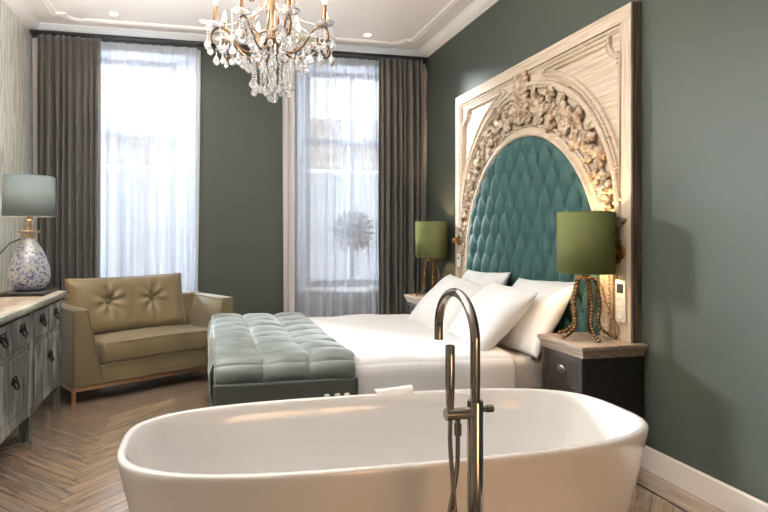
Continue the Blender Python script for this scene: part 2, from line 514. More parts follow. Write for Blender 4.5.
def make_window(name, w, gx0, gx1, upper_mullion):
    r = thing(name, None, None, ((gx0 + gx1) / 2, YB, 0), kind='structure')
    ox = r.location.x; yg = .25    # glazing line behind the wall face
    x0, x1, z0, z1 = w[0] - ox, w[1] - ox, w[2], w[3]
    a0, a1 = gx0 - ox, gx1 - ox
    s = MB()                        # splayed side linings and head
    for (p, q) in ((x0, a0 - .06), (x1, a1 + .06)):
        e = .03 if p < q else -.03
        s.prism([(p, .001), (p, T), (q + e * .2, T), (q, .2)], z0, z1, 'Z')
    s.prism([(.001, z1), (T, z1), (T, z1 - .04), (.001, z1 - .01)], x0, x1, 'X')
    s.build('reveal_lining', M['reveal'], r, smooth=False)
    f = MB(); F = .055; zs = .69
    yb0, yb1 = yg - .035, yg + .035
    f.box(a0 - .06, a0, yb0, yb1, zs, z1 - .04); f.box(a1, a1 + .06, yb0, yb1, zs, z1 - .04)
    f.box(a0, a1, yb0, yb1, z1 - .07, z1 - .035); f.box(a0, a1, yb0, yb1, zs, zs + .07)
    f.box(a0, a1, yb0 - .012, yb1, 2.235, 2.290)
    xm = (a0 + a1) / 2
    f.box(xm - .026, xm + .026, yb0, yb1, zs + .07, 2.235)
    if upper_mullion: f.box(xm - .03, xm + .03, yb0, yb1, 2.290, z1 - .07)
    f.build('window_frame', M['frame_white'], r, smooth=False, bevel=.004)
    MB().box(a0, a1, yg - .003, yg + .003, zs + .05, z1 - .05).build('pane', M['pane'], r, smooth=False)
    MB().rbox(x0 + .02, x1 - .02, .03, yg - .02, zs - .045, zs, .008).build('window_sill', M['trim'], r)
    p = MB()
    p.box(x0, x1, .08, T, z0, zs - .045)
    for k in range(2):
        b0 = a0 + .02 + k * (xm - a0); p.box(b0, b0 + (xm - a0) - .09, .065, .085, z0 + .03, zs - .075)
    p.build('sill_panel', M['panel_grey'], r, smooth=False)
    return r
make_window('window_1', W1, -1.28, -.36, False)
make_window('window_2', W2, 1.10, 2.02, True)

# cornices
prof = [(0, 0), (.10, 0), (.10, -.01), (.085, -.018), (.072, -.04), (.05, -.058), (.026, -.066), (.012, -.068), (.012, -.08), (0, -.08)]
struct(MB().prism([(YB - a, ZC + b) for a, b in prof], XL, XR, 'X'), 'trim_1', M['trim'])
struct(MB().prism([(XL + a, ZC + b) for a, b in prof], YF, YB, 'Y'), 'trim_2', M['trim'])
struct(MB().prism([(XR - a, ZC + b) for a, b in prof], YF, YB, 'Y'), 'trim_3', M['trim'])
# plaster ceiling moulding with stepped round corners
def corner(sx, cx):
    pts = [(cx, 5.45), (cx + sx * .075, 5.45), (cx + sx * .075, 5.48)]
    for k in range(1, 8):
        a = pi / 2 * k / 8
        pts.append((cx + sx * (.075 + .17 * (1 - cos(a))), 5.48 + .115 * sin(a)))
    pts += [(cx + sx * .26, 5.595), (cx + sx * .26, 5.565), (cx + sx * .30, 5.565)]
    return pts
path = [(-1.315, YF)] + corner(1, -1.315) + corner(-1, 2.045)[::-1] + [(2.045, YF)]
prof2 = [(-.03, 0), (-.03, .008), (-.02, .018), (-.008, .012), (.008, .012), (.02, .018), (.03, .008), (.03, 0)]
struct(MB().sweep([(x, y, ZC) for x, y in path], prof2, (0, 0, -1)), 'trim_4', M['trim'])
# skirting boards
sk = [(0, 0), (.016, 0), (.016, .115), (.008, .122), (0, .122)]
struct(MB().prism([(XR - a, b) for a, b in sk], YF, YB, 'Y'), 'baseboard_right', M['skirt'], smooth=False)
struct(MB().prism([(XL + a, b) for a, b in sk], YF, YB, 'Y'), 'baseboard_left', M['skirt'], smooth=False)
struct(MB().prism([(YB - a, b) for a, b in sk], W1[1] + .02, W2[0] - .02, 'X'), 'baseboard_back', M['skirt'], smooth=False)

# ------------------------------------------------------------------ ceiling spotlights
spots = [(-.80, 5.36, 'recessed ceiling spotlight above the tall taupe drape on the left'),
         (-.02, 5.37, 'recessed ceiling spotlight just left of the chandelier'),
         (1.55, 5.39, 'recessed ceiling spotlight right of the chandelier, above the right window')]
sp0 = None
for x, y, lab in spots:
    if sp0 is None:
        sp0 = thing('ceiling_spotlight', lab, 'spotlight', (x, y, ZC), group='recessed ceiling spotlights')
        MB().lathe([(.046, 0), (.048, -.006), (.036, -.008), (.034, -.002)], 24).build('rim', M['plastic'], sp0)
        MB().lathe([(.033, -.001), (.033, -.005), (.02, -.012), (.004, -.014)], 20).build('lens', M['spot_glow'], sp0)
    else:
        o = dup(sp0); o.location = (x, y, ZC); o['label'] = lab

# ------------------------------------------------------------------ curtains
def pleated(x0, x1, y, z0, z1, n, amp, seed, gather=1.0, pinch=0.0, xend=None, nz=40, flat_top=.0):
    """hanging cloth: deep folds that soften towards the pleated heading"""
    rnd = random.Random(seed)
    ph = [rnd.uniform(-.5, .5) for _ in range(64)]; am = [rnd.uniform(.6, 1.25) for _ in range(64)]
    nu = n * 12 + 1
    mb = MB()
    def f(u, v):
        z = z1 + (z0 - z1) * v
        w = u * n
        k = int(w) % 64
        s = w + .16 * sin(w * 1.7 + ph[3]) + .10 * v * sin(w * .9 + ph[5] * 6)
        A = amp * (am[k] * (1 - (w - int(w))) + am[(k + 1) % 64] * (w - int(w)))
        top = (1 - v)
        A *= (.45 + .55 * min(1, v * 6)) if pinch else 1
        fold = sin(2 * pi * s)
        fold += .35 * sin(4 * pi * s + ph[11] * 4) * max(0, 1 - v * 2.2) + .22 * sin(2 * pi * s * .5 + ph[13] * 5) * v
        xx = x0 + (x1 - x0) * u
        if xend: xx = xx + (xend - x1) * u * v ** 1.3
        xx += .012 * v * sin(w * 2.3 + ph[7] * 5 + v * 2.2)
        return (xx, y + A * fold + .012 * v * sin(w * 1.3 + v * 3 + ph[9] * 6), z)
    mb.grid(f, nu, nz)
    return mb

def curtain(name, label, m, x0, x1, y, z0, z1, n, amp, seed, heading=None, solid=.004, group=None, **kw):
    c = thing(name, label, 'curtain', ((x0 + x1) / 2, y, z0), group=group)
    mb = pleated(x0 - c.location.x, x1 - c.location.x, 0, 0, z1 - z0, n, amp, seed, **kw)
    mb.build('cloth', m, c, solid=solid, angle=180)
    if heading:
        h = pleated(x0 - c.location.x, x1 - c.location.x, -.004, z1 - z0 - .13, z1 - z0 + .004, n, amp * .55, seed)
        h.build('heading_tape', heading, c, angle=180)
    return c
ZT = 3.085
curtain('drape', 'taupe grey floor length drape hanging beside the left wall', M['drape'], -1.50, -.965, 5.655, .012, ZT, 9, .05, 1, group='taupe drapes', pinch=1, nz=60)
curtain('drape', 'taupe grey floor length drape hanging beside the teal headboard wall', M['drape'], 1.745, 2.235, 5.655, .012, ZT, 8, .05, 2, group='taupe drapes', pinch=1, nz=60)
curtain('sheer_curtain', 'white sheer curtain behind the gold armchair', M['sheer'], -1.30, -.085, 5.745, .012, ZT, 11, .024, 3, solid=0, group='sheer curtains', pinch=1)
curtain('sheer_curtain', 'white sheer curtain beyond the bed foot, with a round dark ornament behind it', M['sheer'], .87, 1.86, 5.745, .012, ZT, 9, .024, 4, solid=0, group='sheer curtains', pinch=1)
curtain('lining_curtain', 'narrow opaque pale pinkish curtain left of the right window', M['lining'], .755, .875, 5.70, .012, ZT, 2, .024, 5, pinch=1)
curtain('lining_curtain', 'thin white lining edge hanging behind the left taupe drape', M['lining'], -1.57, -1.45, 5.735, .012, ZT - .01, 2, .014, 6)
curtain('lining_curtain', 'thin white lining edge showing between the right taupe drape and the green wall', M['lining'], 2.16, 2.285, 5.735, .012, ZT - .01, 2, .014, 8, xend=2.25)
curtain('lining_curtain', 'narrow white lining strip at the right edge of the left sheer', M['lining'], -.085, -.052, 5.765, .012, ZT - .01, 1, .010, 9, xend=-.035)
rail = thing('curtain_rail', 'black ceiling curtain rail running the width of the window wall', 'curtain rail', ((XL + XR) / 2, 5.68, 3.10))
MB().rbox(-1.925, 1.935, -.035, .06, -.004, .022, .004).build('track', M['rail_black'], rail)

# ------------------------------------------------------------------ what stands outside
b = thing('building', 'pale house with a tiled roof across the street, seen through the sheers', 'building', (1, 15, -4))
MB().box(-12, 12, 0, 5, 0, 7.0).build('facade', M['facade'], b, smooth=False)
rf = MB()
for k in range(14):
    y0 = -.3 + k * .2; z0 = 7.0 + k * .13
    rf.box(-12.2, 12.2, y0, y0 + .24, z0, z0 + .16)
    for q in range(50):
        x = -12.2 + q * .488 + (k % 2) * .244
        rf.box(x, x + .02, y0 - .02, y0, z0, z0 + .16)
rf.build('roof', M['roof_tile'], b, smooth=False)
fwm = mat('far_window', rgb(200, 207, 220), .4)
for k in range(-3, 4):
    MB().box(k * 2.4 - .5, k * 2.4 + .5, -.03, .02, 3.6, 5.6).build('window', fwm, b, smooth=False)
struct(MB().box(-20, 22, 6.3, 30, -4.3, -4), 'ground', mat('street', rgb(150, 150, 150), .8), smooth=False)

orn = thing('window_ornament', 'dark round ornament of radiating blades on a stem, standing on the right window sill', 'ornament', (1.55, 5.95, .69))
o_b = MB()
for k in range(20):
    a = 2 * pi * k / 20 + .1
    Mx = Matrix.Translation((0, 0, .60)) @ Matrix.Rotation(a, 4, 'Y')
    o_b.verts_faces([Mx @ Vector(v) for v in [(-.008, -.006, .05), (.008, -.006, .05), (.024, -.006, .215), (-.024, -.006, .215), (-.008, .006, .05), (.008, .006, .05), (.024, .006, .215), (-.024, .006, .215), (0, -.006, .235), (0, .006, .235)]],
                    [(0, 1, 2, 8, 3), (5, 4, 7, 9, 6), (0, 4, 5, 1), (1, 5, 6, 2), (3, 7, 4, 0), (2, 6, 9, 8), (8, 9, 7, 3)])
o_b.build('blades', M['black_metal'], orn, smooth=False)
MB().lathe([(.0, -.02), (.075, -.02), (.08, 0), (.075, .02), (0, .02)], 24, M=Matrix.Translation((0, 0, .60)) @ Matrix.Rotation(pi / 2, 4, 'X')).build('hub', M['black_metal'], orn)
MB().box(.035, .135, .014, .034, .43, .80).build('back_plate', M['black_metal'], orn, smooth=False)
MB().cyl((0, .016, .015), (0, .016, .56), .013).build('stem', M['black_metal'], orn)
MB().lathe([(.0, 0), (.07, 0), (.07, .012), (.02, .02), (.014, .03)], 24).build('base', M['black_metal'], orn)

# ------------------------------------------------------------------ armchair (loveseat)
def sofa():
    s = thing('armchair', 'wide olive gold velvet armchair with a buttoned back cushion, in front of the left window', 'armchair', (-.507, 5.063, 0), radians(30))
    W, D = .69, .31
    # base
    MB().rbox(-W + .02, W - .02, -D + .005, D - .01, .125, .27, .015).build('base', M['sofa'], s)
    # arms: broad at the foot, narrow at the top; inner face slopes
    for sg in (-1, 1):
        def sec(y, zt):
            return [(sg * W, y, .125), (sg * (W + .0), y, zt), (sg * (W - .115), y, zt), (sg * (W - .235), y, .125)]
        bm_ = MB()
        A = sec(-D, .70); B_ = sec(D, .70)
        bm_.verts_faces(A + B_, [(0, 1, 2, 3), (7, 6, 5, 4), (0, 4, 5, 1), (1, 5, 6, 2), (2, 6, 7, 3), (3, 7, 4, 0)])
        a = bm_.build('armrest', M['sofa'], s, bevel=.018, angle=50)
        p = MB()
        q = sec(-D - .003, .70)
        ins = lambda v, dx, dz: (v[0] + dx, v[1], v[2] + dz)
        p.tube([ins(q[0], -sg * .012, .0), ins(q[1], -sg * .012, -.008), ins(q[2], sg * .008, -.008), ins(q[3], sg * .008, 0)], .0055, 8)
        p.tube([(sg * (W - .13 + .012), -D, .69), (sg * (W - .13 + .012), D - .02, .695)], .004, 6)
        p.build('piping', M['sofa_piping'], a)
    # back frame
    bk = MB()
    bk.prism([(D - .15, .2), (D - .11, .69), (D - .085, .71), (D - .01, .71), (D, .69), (D, .125), (D - .15, .125)], -W + .03, W - .03, 'X')
    bk.build('back_frame', M['sofa'], s, bevel=.012)
    # seat cushion: soft box with crowned top
    c = MB()
    def seat(u, v):
        x = (u - .5) * 2; a = v * 2 * pi
        # closed section around the box (y,z) as a superellipse
        cy, cz, hy, hz = -.05, .352, .275, .085
        e = .32
        ca, sa = cos(a), sin(a)
        y = cy + hy * (abs(ca) ** e) * (1 if ca > 0 else -1)
        z = cz + hz * (abs(sa) ** e) * (1 if sa > 0 else -1)
        xx = .475 * (1 if x > 0 else -1) * (1 - (1 - abs(x)) ** 1.0)
        edge = min(1, (1 - abs(x)) * 14)
        k = .86 + .14 * sqrt(max(0, 1 - (1 - edge) ** 2))
        y = cy + (y - cy) * k; z = cz + (z - cz) * k
        if sa > 0: z += .022 * (1 - x * x) * max(0, sa) ** .3 * (1 - ((y - cy) / hy) ** 2 * .7)
        z += .004 * noise.noise(Vector((xx * 6, y * 7, z * 9)))
        y += .006 * noise.noise(Vector((xx * 9, y * 3, z * 14 + 7)))
        return (xx, y, z)
    c.grid(seat, 60, 49)
    for sgn in (-1, 1):
        pts = [seat(0 if sgn < 0 else 1, k / 48) for k in range(48)]
        V = [c.bm.verts.new(p) for p in pts]; c.bm.faces.new(V)
    bmesh.ops.remove_doubles(c.bm, verts=c.bm.verts, dist=.0005)
    seat_o = c.build('seat_cushion', M['sofa'], s, angle=60)
    p = MB()
    p.tube([(-.45, -D - .012, .428), (0, -D - .014, .436), (.45, -D - .012, .428)], .005, 8)
    p.tube([(-.45, -D - .012, .275), (.45, -D - .012, .275)], .005, 8)
    p.build('piping', M['sofa_piping'], seat_o)
    # back cushion, two buttons with radiating folds
    bc = MB()
    Wc, Hc, Tc = .51, .24, .085
    btn = [(-.19, .03), (.19, .03)]
    tilt = Matrix.Translation((-.085, D - .19, .665)) @ Matrix.Rotation(radians(-14), 4, 'X')
    def sh(u, v, side):
        x = u * Wc * (1 - .03 * (1 - v * v)); z = v * Hc * (1 - .05 * (1 - u * u))
        t = Tc * ((1 - u ** 6) * (1 - v ** 6)) ** .45
        if side < 0:
            for bx, bz in btn:
                dx, dz = x - bx, z - bz; r = sqrt(dx * dx + dz * dz)
                an = atan2(dz, dx)
                t -= .055 * exp(-(r / .035) ** 2) + .018 * exp(-(r / .11) ** 2)
                t += .010 * sin(an * 7 + bx * 9) * exp(-((r - .07) / .06) ** 2)
                t -= .016 * exp(-(dx / .016) ** 2) * (1 if dz < 0 else .5) * exp(-abs(dz) / .16)
            t += .006 * noise.noise(Vector((x * 9, z * 9, 3)))
        return tilt @ Vector((x, side * max(t, 0.0), z))
    n1, n2 = 96, 44
    for side in (-1, 1):
        bc.grid(lambda a, b_: sh(a * 2 - 1, b_ * 2 - 1, side), n1, n2)
    bmesh.ops.remove_doubles(bc.bm, verts=bc.bm.verts, dist=.0004)
    bo = bc.build('back_cushion', M['sofa'], s, angle=180)
    for bx, bz in btn:
        q = MB(); pc = tilt @ Vector((bx, -.028, bz)); q.ball(pc, .02, 14, 8, (1, .55, 1)); q.build('button', M['sofa'], bo)
    p = MB()
    edge = [(u * Wc * (1 - .03 * (1 - v * v)), v * Hc * (1 - .05 * (1 - u * u))) for u, v in
            [(-1 + 2 * k / 20, 1) for k in range(21)] + [(1, 1 - 2 * k / 10) for k in range(1, 11)] + [(1 - 2 * k / 20, -1) for k in range(1, 21)] + [(-1, -1 + 2 * k / 10) for k in range(1, 10)]]
    p.tube([tilt @ Vector((x, 0, z)) for x, z in edge], .006, 8, closed=True)
    p.build('piping', M['sofa_piping'], bo)
    # metal rail and feet
    rl = MB()
    rl.box(-W, W, -D, -D + .02, .10, .125); rl.box(-W, W, D - .02, D, .10, .125)
    rl.box(-W, -W + .02, -D + .02, D - .02, .10, .125); rl.box(W - .02, W, -D + .02, D - .02, .10, .125)
    rl.build('base_rail', M['rose_gold'], s, smooth=False)
    for sx in (-1, 1):
        for sy in (-1, 1):
            x, y = sx * (W - .012), sy * (D - .012)
            MB().box(x - .012, x + .012, y - .012, y + .012, 0, .10).build('foot', M['rose_gold'], s, smooth=False)
sofa()

# ------------------------------------------------------------------ dresser
def dresser():
    y0, y1 = 2.30, 4.50
    d = thing('dresser', 'weathered grey wooden dresser with iron pulls along the left wall', 'dresser', (-1.30, 3.40, 0))
    X = lambda x: x + 1.30
    Y = lambda y: y - 3.40
    fx = -1.045
    MB().box(X(-1.585), X(fx - .012), Y(y0), Y(y1), .20, .79).build('carcass', M['dresser'], d, smooth=False)
    t = MB(); t.box(X(-1.59), X(-1.0455), Y(y0 - .06), Y(y1 + .0095), .80, .836)
    top = t.build('top', M['dresser_top'], d)
    e = MB()
    e.prism([(X(-1.0), .836), (X(-1.0), .818), (X(-1.012), .81), (X(-1.012), .80), (X(-1.028), .788), (X(-1.045), .784), (X(-1.045), .836)], Y(y0 - .06), Y(y1 + .07), 'Y')
    e.prism([(Y(y1 + .072), .836), (Y(y1 + .072), .818), (Y(y1 + .06), .81), (Y(y1 + .05), .79), (Y(y1 + .01), .784), (Y(y1 + .01), .836)], X(-1.59), X(-1.0), 'X')
    e.build('edge_moulding', M['dresser_edge'], top)
    bay = [(2.30, 3.04), (3.04, 3.77), (3.77, 4.50)]
    fr = MB()
    for yy in (2.30, 3.04, 3.77, 4.50):
        w0, w1 = (yy, yy + .05) if yy == 2.30 else ((yy - .05, yy) if yy == 4.5 else (yy - .028, yy + .028))
        fr.box(X(fx - .012), X(fx + .008), Y(w0), Y(w1), .20, .784)
    fr.box(X(fx - .012), X(fx + .004), Y(y0), Y(y1), .57, .60)
    fr.build('face_frame', M['dresser'], d, smooth=False, bevel=.003)
    ap = MB()
    for a, b_ in bay:
        pts = [(Y(a + .03), .24), (Y(b_ - .03), .24)]
        for k in range(13):
            u = 1 - k / 12
            pts.append((Y(a + .03 + (b_ - a - .06) * u), .178 - .016 * abs(2 * u - 1) ** 2.5))
        ap.prism(pts, X(fx - .014), X(fx + .012), 'X')
    ap.build('apron', M['dresser'], d, smooth=False)
    for yy in (2.335, 3.04, 3.77, 4.465):
        for xx in (fx - .025, -1.55):
            MB().box(X(xx - .028), X(xx + .028), Y(yy - .03), Y(yy + .03), 0, .22).build('leg', M['dresser'], d, smooth=False, bevel=.004)
    def pull(parent, yc, zc, s=1.0):
        p = MB(); xx = X(fx + .022)
        p.tube([(xx, yc - .03 * s, zc + .01), (xx + .012, yc - .03 * s, zc - .02 * s), (xx + .014, yc, zc - .034 * s), (xx + .012, yc + .03 * s, zc - .02 * s), (xx, yc + .03 * s, zc + .01)], .005, 8)
        for q in (-1, 1):
            p.ball((xx - .003, yc + q * .03 * s, zc + .01), .012, 8, 6)
            p.tube([(xx - .003, yc + q * .03 * s, zc + .012), (xx - .002, yc + q * .038 * s, zc + .034 * s), (xx - .003, yc + q * .022 * s, zc + .042 * s)], [.005, .004, .006], 6)
        p.ball((xx - .003, yc, zc + .016), .011, 8, 6); p.tube([(xx - .003, yc - .03 * s, zc + .012), (xx - .003, yc + .03 * s, zc + .012)], .0045, 6)
        p.build('handle', M['iron'], parent)
    for a, b_ in bay:
        m_ = (a + b_) / 2
        for (p0, p1) in ((a + .045, m_ - .008), (m_ + .008, b_ - .045)):
            dr = MB(); dr.box(X(fx - .01), X(fx + .012), Y(p0), Y(p1), .606, .772)
            q = dr.build('drawer', M['dresser'], d, smooth=False, bevel=.004)
            pull(q, Y((p0 + p1) / 2), .695, .95)
        dm = MB(); dm.box(X(fx - .01), X(fx + .008), Y(a + .035), Y(b_ - .035), .242, .564)
        for k in range(5):
            w_ = (b_ - a - .07) / 5
            dm.box(X(fx), X(fx + .012), Y(a + .035 + k * w_ + .002), Y(a + .035 + (k + 1) * w_ - .002), .246, .56)
        q = dm.build('door', M['dresser'], d, smooth=False, bevel=.002)
        pull(q, Y(m_ + (.02 if a > 3 else 0)), .43, .9)
dresser()

# table lamp on the dresser
LX, LY, LZ = -1.225, 4.40, .836
tray = tag(MB().rbox(-.13, .15, -.22, .22, 0, .026, .006).build('tray', M['tray_black']), 'flat black tray under the glass lamp on the dresser', 'tray')
tray.location = (LX, LY, LZ)
lp = thing('table_lamp', 'blue flecked glass table lamp with a blue grey drum shade on the dresser', 'lamp', (LX, LY, LZ + .026))
body = [(0, 0), (.085, .0), (.115, .012), (.142, .05), (.152, .10), (.146, .16), (.12, .24), (.088, .30), (.06, .345), (.047, .37), (.045, .40), (0, .40)]
k_ = .92
MB().lathe([(r * k_ * .93, z * .98 + .004) for r, z in body], 36).build('vase_body', M['speckle'], lp)
MB().lathe([(r * k_ * 1.0, z * .98) for r, z in body[:-1]] + [(.04, .372)], 36).build('glass_shell', M['glass'], lp)
MB().lathe([(0, .365), (.046, .365), (.047, .40), (.07, .405), (.072, .412), (.07, .418), (.03, .422), (.028, .44), (.022, .47), (.024, .49), (.012, .5), (.01, .58), (0, .58)], 28).build('neck', M['copper'], lp)
def drum(parent, m, r0, r1, z0, z1, lin_mat):
    s = MB(); s.lathe([(r0, z0), (r1, z1)], 48)
    bmesh.ops.delete(s.bm, geom=[f for f in s.bm.faces if len(f.verts) > 4], context='FACES')
    sh = s.build('lamp_shade', m, parent, solid=.004, angle=60)
    for r, z in ((r0, z0), (r1, z1)):
        s = MB(); s.tube([(r * cos(2 * pi * k / 48), r * sin(2 * pi * k / 48), z) for k in range(48)], .003, 6, closed=True)
        s.build('rim', m, sh)
    return sh
drum(lp, M['shade_blue'], .168, .164, .52, .80, None)
MB().ball((0, 0, .62), .03, 14, 10).build('bulb', M['bulb'], lp)
MB().tube([(-.05, -.02, .36), (-.11, -.05, .33), (-.17, -.10, .24), (-.21, -.16, .18), (-.25, -.2, .19), (-.30, -.22, .23)], .004, 8).build('cord', M['cord'], lp)

# ------------------------------------------------------------------ headboard
HY, HX0, HXF = 3.755, 2.304, 2.246
def ell(cy, z0, a, h, t):   # t 0..pi from near side up and over to the far side
    return (cy - a * cos(t), z0 + h * sin(t))
def headboard():
    y0, y1, zt = 2.657, 4.89, 2.512
    h = thing('headboard', 'huge carved pale oak headboard with a teal tufted arch against the green wall', 'headboard', (HX0, HY, 0))
    X = lambda x: x - HX0
    Y = lambda y: y - HY
    # back board
    MB().box(X(2.268), X(HX0), Y(y0 + .012), Y(y1 - .012), 0, zt - .01).build('back_panel', M['oak_h'], h, smooth=False)
    bw = .085
    MB().box(X(HXF), X(2.268), Y(y0 + .012), Y(y0 + bw), 0, zt - bw).build('stile', M['oak_v'], h, smooth=False, bevel=.003)
    MB().box(X(HXF), X(2.268), Y(y1 - bw), Y(y1), 0, zt - bw).build('stile', M['oak_v'], h, smooth=False, bevel=.003)
    MB().box(X(HXF), X(2.268), Y(y0 + .012), Y(y1), zt - bw, zt).build('top_rail', M['oak_h'], h, smooth=False, bevel=.003)
    sd = MB().box(X(HXF + .001), X(HX0), Y(y0), Y(y0 + .012), 0, zt - .001).build('side_board', M['oak_side'], h, smooth=False)
    sd['label'] = 'dark brown edge board'
    nx = (-1, 0, 0)
    # inner edge moulding along the frame
    q = .02
    mould = [(-.016, 0), (-.016, .012), (-.008, .02), (.002, .016), (.008, .007), (.016, .005), (.016, 0)]
    pth = [(X(2.268), Y(y0 + bw + q), .02), (X(2.268), Y(y0 + bw + q), zt - bw - q), (X(2.268), Y(y1 - bw - q), zt - bw - q), (X(2.268), Y(y1 - bw - q), .02)]
    MB().sweep(pth, mould, nx).build('frame_moulding', M['oak_v'], h, angle=30)
    # outer arch moulding, running down as straight posts
    big = [(-.03, 0), (-.03, .014), (-.024, .034), (-.012, .042), (.002, .038), (.006, .022), (.014, .024), (.024, .018), (.03, 0)]
    A = []
    N = 48
    for k in range(N + 1):
        y, z = ell(HY, 1.35, .985, .965, pi * k / N)
        A.append((X(2.268), Y(y), z))
    MB().sweep(A, big, nx).build('arch_moulding', M['oak_h'], h, angle=30)
    # spandrel panels with a scooped upper corner
    for sg in (-1, 1):
        P = []
        ye = sg * (.985 + .012); zt2 = 2.365; ysc = .105
        P.append((ye, 1.38))
        P.append((ye, zt2 - ysc - .02))
        P.append((ye - sg * .02, zt2 - ysc - .02))
        for k in range(0, 9):
            a = pi / 2 * k / 8
            P.append((ye - sg * (.02 + .085 * sin(a)), zt2 - ysc + .085 * (1 - cos(a)) ) )
        P.append((ye - sg * .105, zt2))
        P.append((sg * .30, zt2))
        # back down along a curve just outside the arch
        for k in range(0, 22):
            t = radians(74) - radians(74 - 3) * k / 21
            P.append((sg * 1.065 * cos(t) * .965, 1.35 + 1.045 * sin(t)))
        P = [p for p in P if abs(p[0]) <= abs(ye) + .001]
        sm = [(-.022, 0), (-.022, .020), (-.016, .028), (-.009, .026), (-.005, .010), (.006, .008), (.010, .018), (.017, .016), (.022, .006), (.022, 0)]
        MB().sweep([(X(2.268), p[0], p[1]) for p in P], sm, nx, closed=True).build('panel_moulding', M['oak_h'], h, angle=30)
    # inner arch ring: cove with bead, down to the floor
    def arch(a, hh, z0=1.0, n=56):
        pts = [(X(2.268), -a, .05), (X(2.268), -a, .5)]
        pts += [(X(2.268), *[(Y(e[0]), e[1]) for e in [ell(HY, z0, a, hh, pi * k / n)]][0]) for k in range(n + 1)]
        pts += [(X(2.268), a, .5), (X(2.268), a, .05)]
        return pts
    ring = [(-.042, 0), (-.042, .02), (-.03, .03), (-.02, .024), (.004, .03), (.014, .044), (.03, .046), (.042, .034), (.042, 0)]
    ao = MB().sweep(arch(.90, 1.0), ring, nx).build('inner_arch', M['oak_h'], h, angle=30)
    # bead row on the ring
    bd = MB()
    ap = arch(.925, 1.03)
    acc = 0; last = Vector(ap[0])
    for p in ap[1:]:
        p = Vector(p); seg = (p - last).length; d_ = acc
        while d_ < seg:
            c_ = last.lerp(p, d_ / seg); bd.ball((c_.x - .03, c_.y, c_.z), .009, 6, 4); d_ += .021
        acc = d_ - seg; last = p
    bd.build('bead_row', M['carved'], ao, angle=180)
    # carved foliage band: leaves, scrolls and rosettes between the arches
    rnd = random.Random(11)
    cv = MB()
    def leaf(c, ang, L, w, lift, curl):
        """a curled leaf, ribbed along its middle"""
        n, m_ = 10, 9
        ca, sa = cos(ang), sin(ang)
        def f(u, v):
            s = u * L; ww = w * sin(pi * min(1, u * .92 + .08)) ** .7 * (1 + .30 * sin(u * 19))
            t = (v - .5) * 2
            a = s; b_ = t * ww + curl * u * u
            dep = lift * sin(pi * (.12 + .72 * u)) * (1 - .45 * t * t) - .010 * (.5 - .5 * cos(3 * pi * t)) * (lift / .04) * (1 - abs(t) * .5)
            return (X(2.268) - .006 - dep, c[0] + a * ca - b_ * sa, c[1] + a * sa + b_ * ca)
        cv.grid(f, n, m_)
    def rosette(c, r):
        for k in range(6):
            a = 2 * pi * k / 6 + rnd.random()
            leaf((c[0] + .25 * r * cos(a), c[1] + .25 * r * sin(a)), a, r * .85, r * .42, .042, 0)
        for k in range(5):
            a = 2 * pi * k / 5
            leaf((c[0], c[1]), a, r * .5, r * .28, .055, 0)
        cv.ball((X(2.268) - .05, c[0], c[1]), r * .2, 8, 6)
    for sg in (-1, 1):
        cv = MB(); n = 19; spine = []
        for k in range(n):
            t = radians(5 + 79 * k / (n - 1))
            yi, zi = sg * .955 * cos(t) * .985, 1.0 + 1.06 * sin(t)
            to = max(t - radians(17) * cos(t), radians(2))
            yo, zo = sg * .965 * cos(to), 1.35 + .945 * sin(to)
            if t < radians(12): yo, zo = sg * .965, zi + .03
            cy_, cz_ = (yi + yo) / 2, (zi + zo) / 2
            wd = max(.05, min(.24, sqrt((yi - yo) ** 2 + (zi - zo) ** 2)))
            spine.append((X(2.268) - .012, cy_, cz_))
            out = atan2(sin(t), sg * cos(t))
            if k in (5, 9, 13, 17):
                rosette((cy_, cz_), .034 + .20 * wd); continue
            for q in range(4):
                off = (-.34, -.1, .16, .38)[q] * wd + rnd.uniform(-.02, .02)
                c_ = (cy_ + cos(out) * off, cz_ + sin(out) * off)
                leaf(c_, (out + pi if q < 2 else out) + sg * (.9 if k % 2 else -.9) + rnd.uniform(-.25, .25), .022 + .29 * wd, .010 + .06 * wd, .030 + .016 * (k % 2), (.03 if k % 2 else -.03))
            # scroll vine
            cs = [(X(2.268) - .018 - .01 * sin(j), cy_ + (wd * .22) * (1 - j / 9) * cos(j * .9 + k), cz_ + (wd * .22) * (1 - j / 9) * sin(j * .9 + k)) for j in range(9)]
            cv.tube(cs, [.013 - .0009 * j for j in range(9)], 6)
        cv.tube(spine, .012, 8)
        cv.build('carved_band', M['carved'], h, solid=.008, angle=70)
    # keystone: tall acanthus at the crown
    cv = MB()
    for k in range(9):
        z = 2.06 + k * .036
        w_ = .05 + .02 * sin(k * 1.1)
        for sg in (-1, 1):
            leaf((sg * .008, z), pi / 2 - sg * (.85 - .05 * k), .10, .03, .06, sg * -.025)
        leaf((0, z), pi / 2, .08, .03, .062, 0)
    cv.tube([(X(2.268) - .015, 0, 2.06), (X(2.268) - .03, 0, 2.25), (X(2.268) - .012, 0, 2.42)], [.02, .018, .008], 10)
    cv.build('keystone', M['carved'], h, solid=.008, angle=70)
    # tufted upholstery
    up = MB()
    dy, dz, z0, ea, eh = .152, .155, 1.0, .862, .962
    def inside(y, z):
        if z <= z0: return ea - abs(y)
        k = sqrt((y / ea) ** 2 + ((z - z0) / eh) ** 2)
        return (1 - k) * .85
    ny, nz = 190, 150
    zb, ztp = .45, z0 + eh
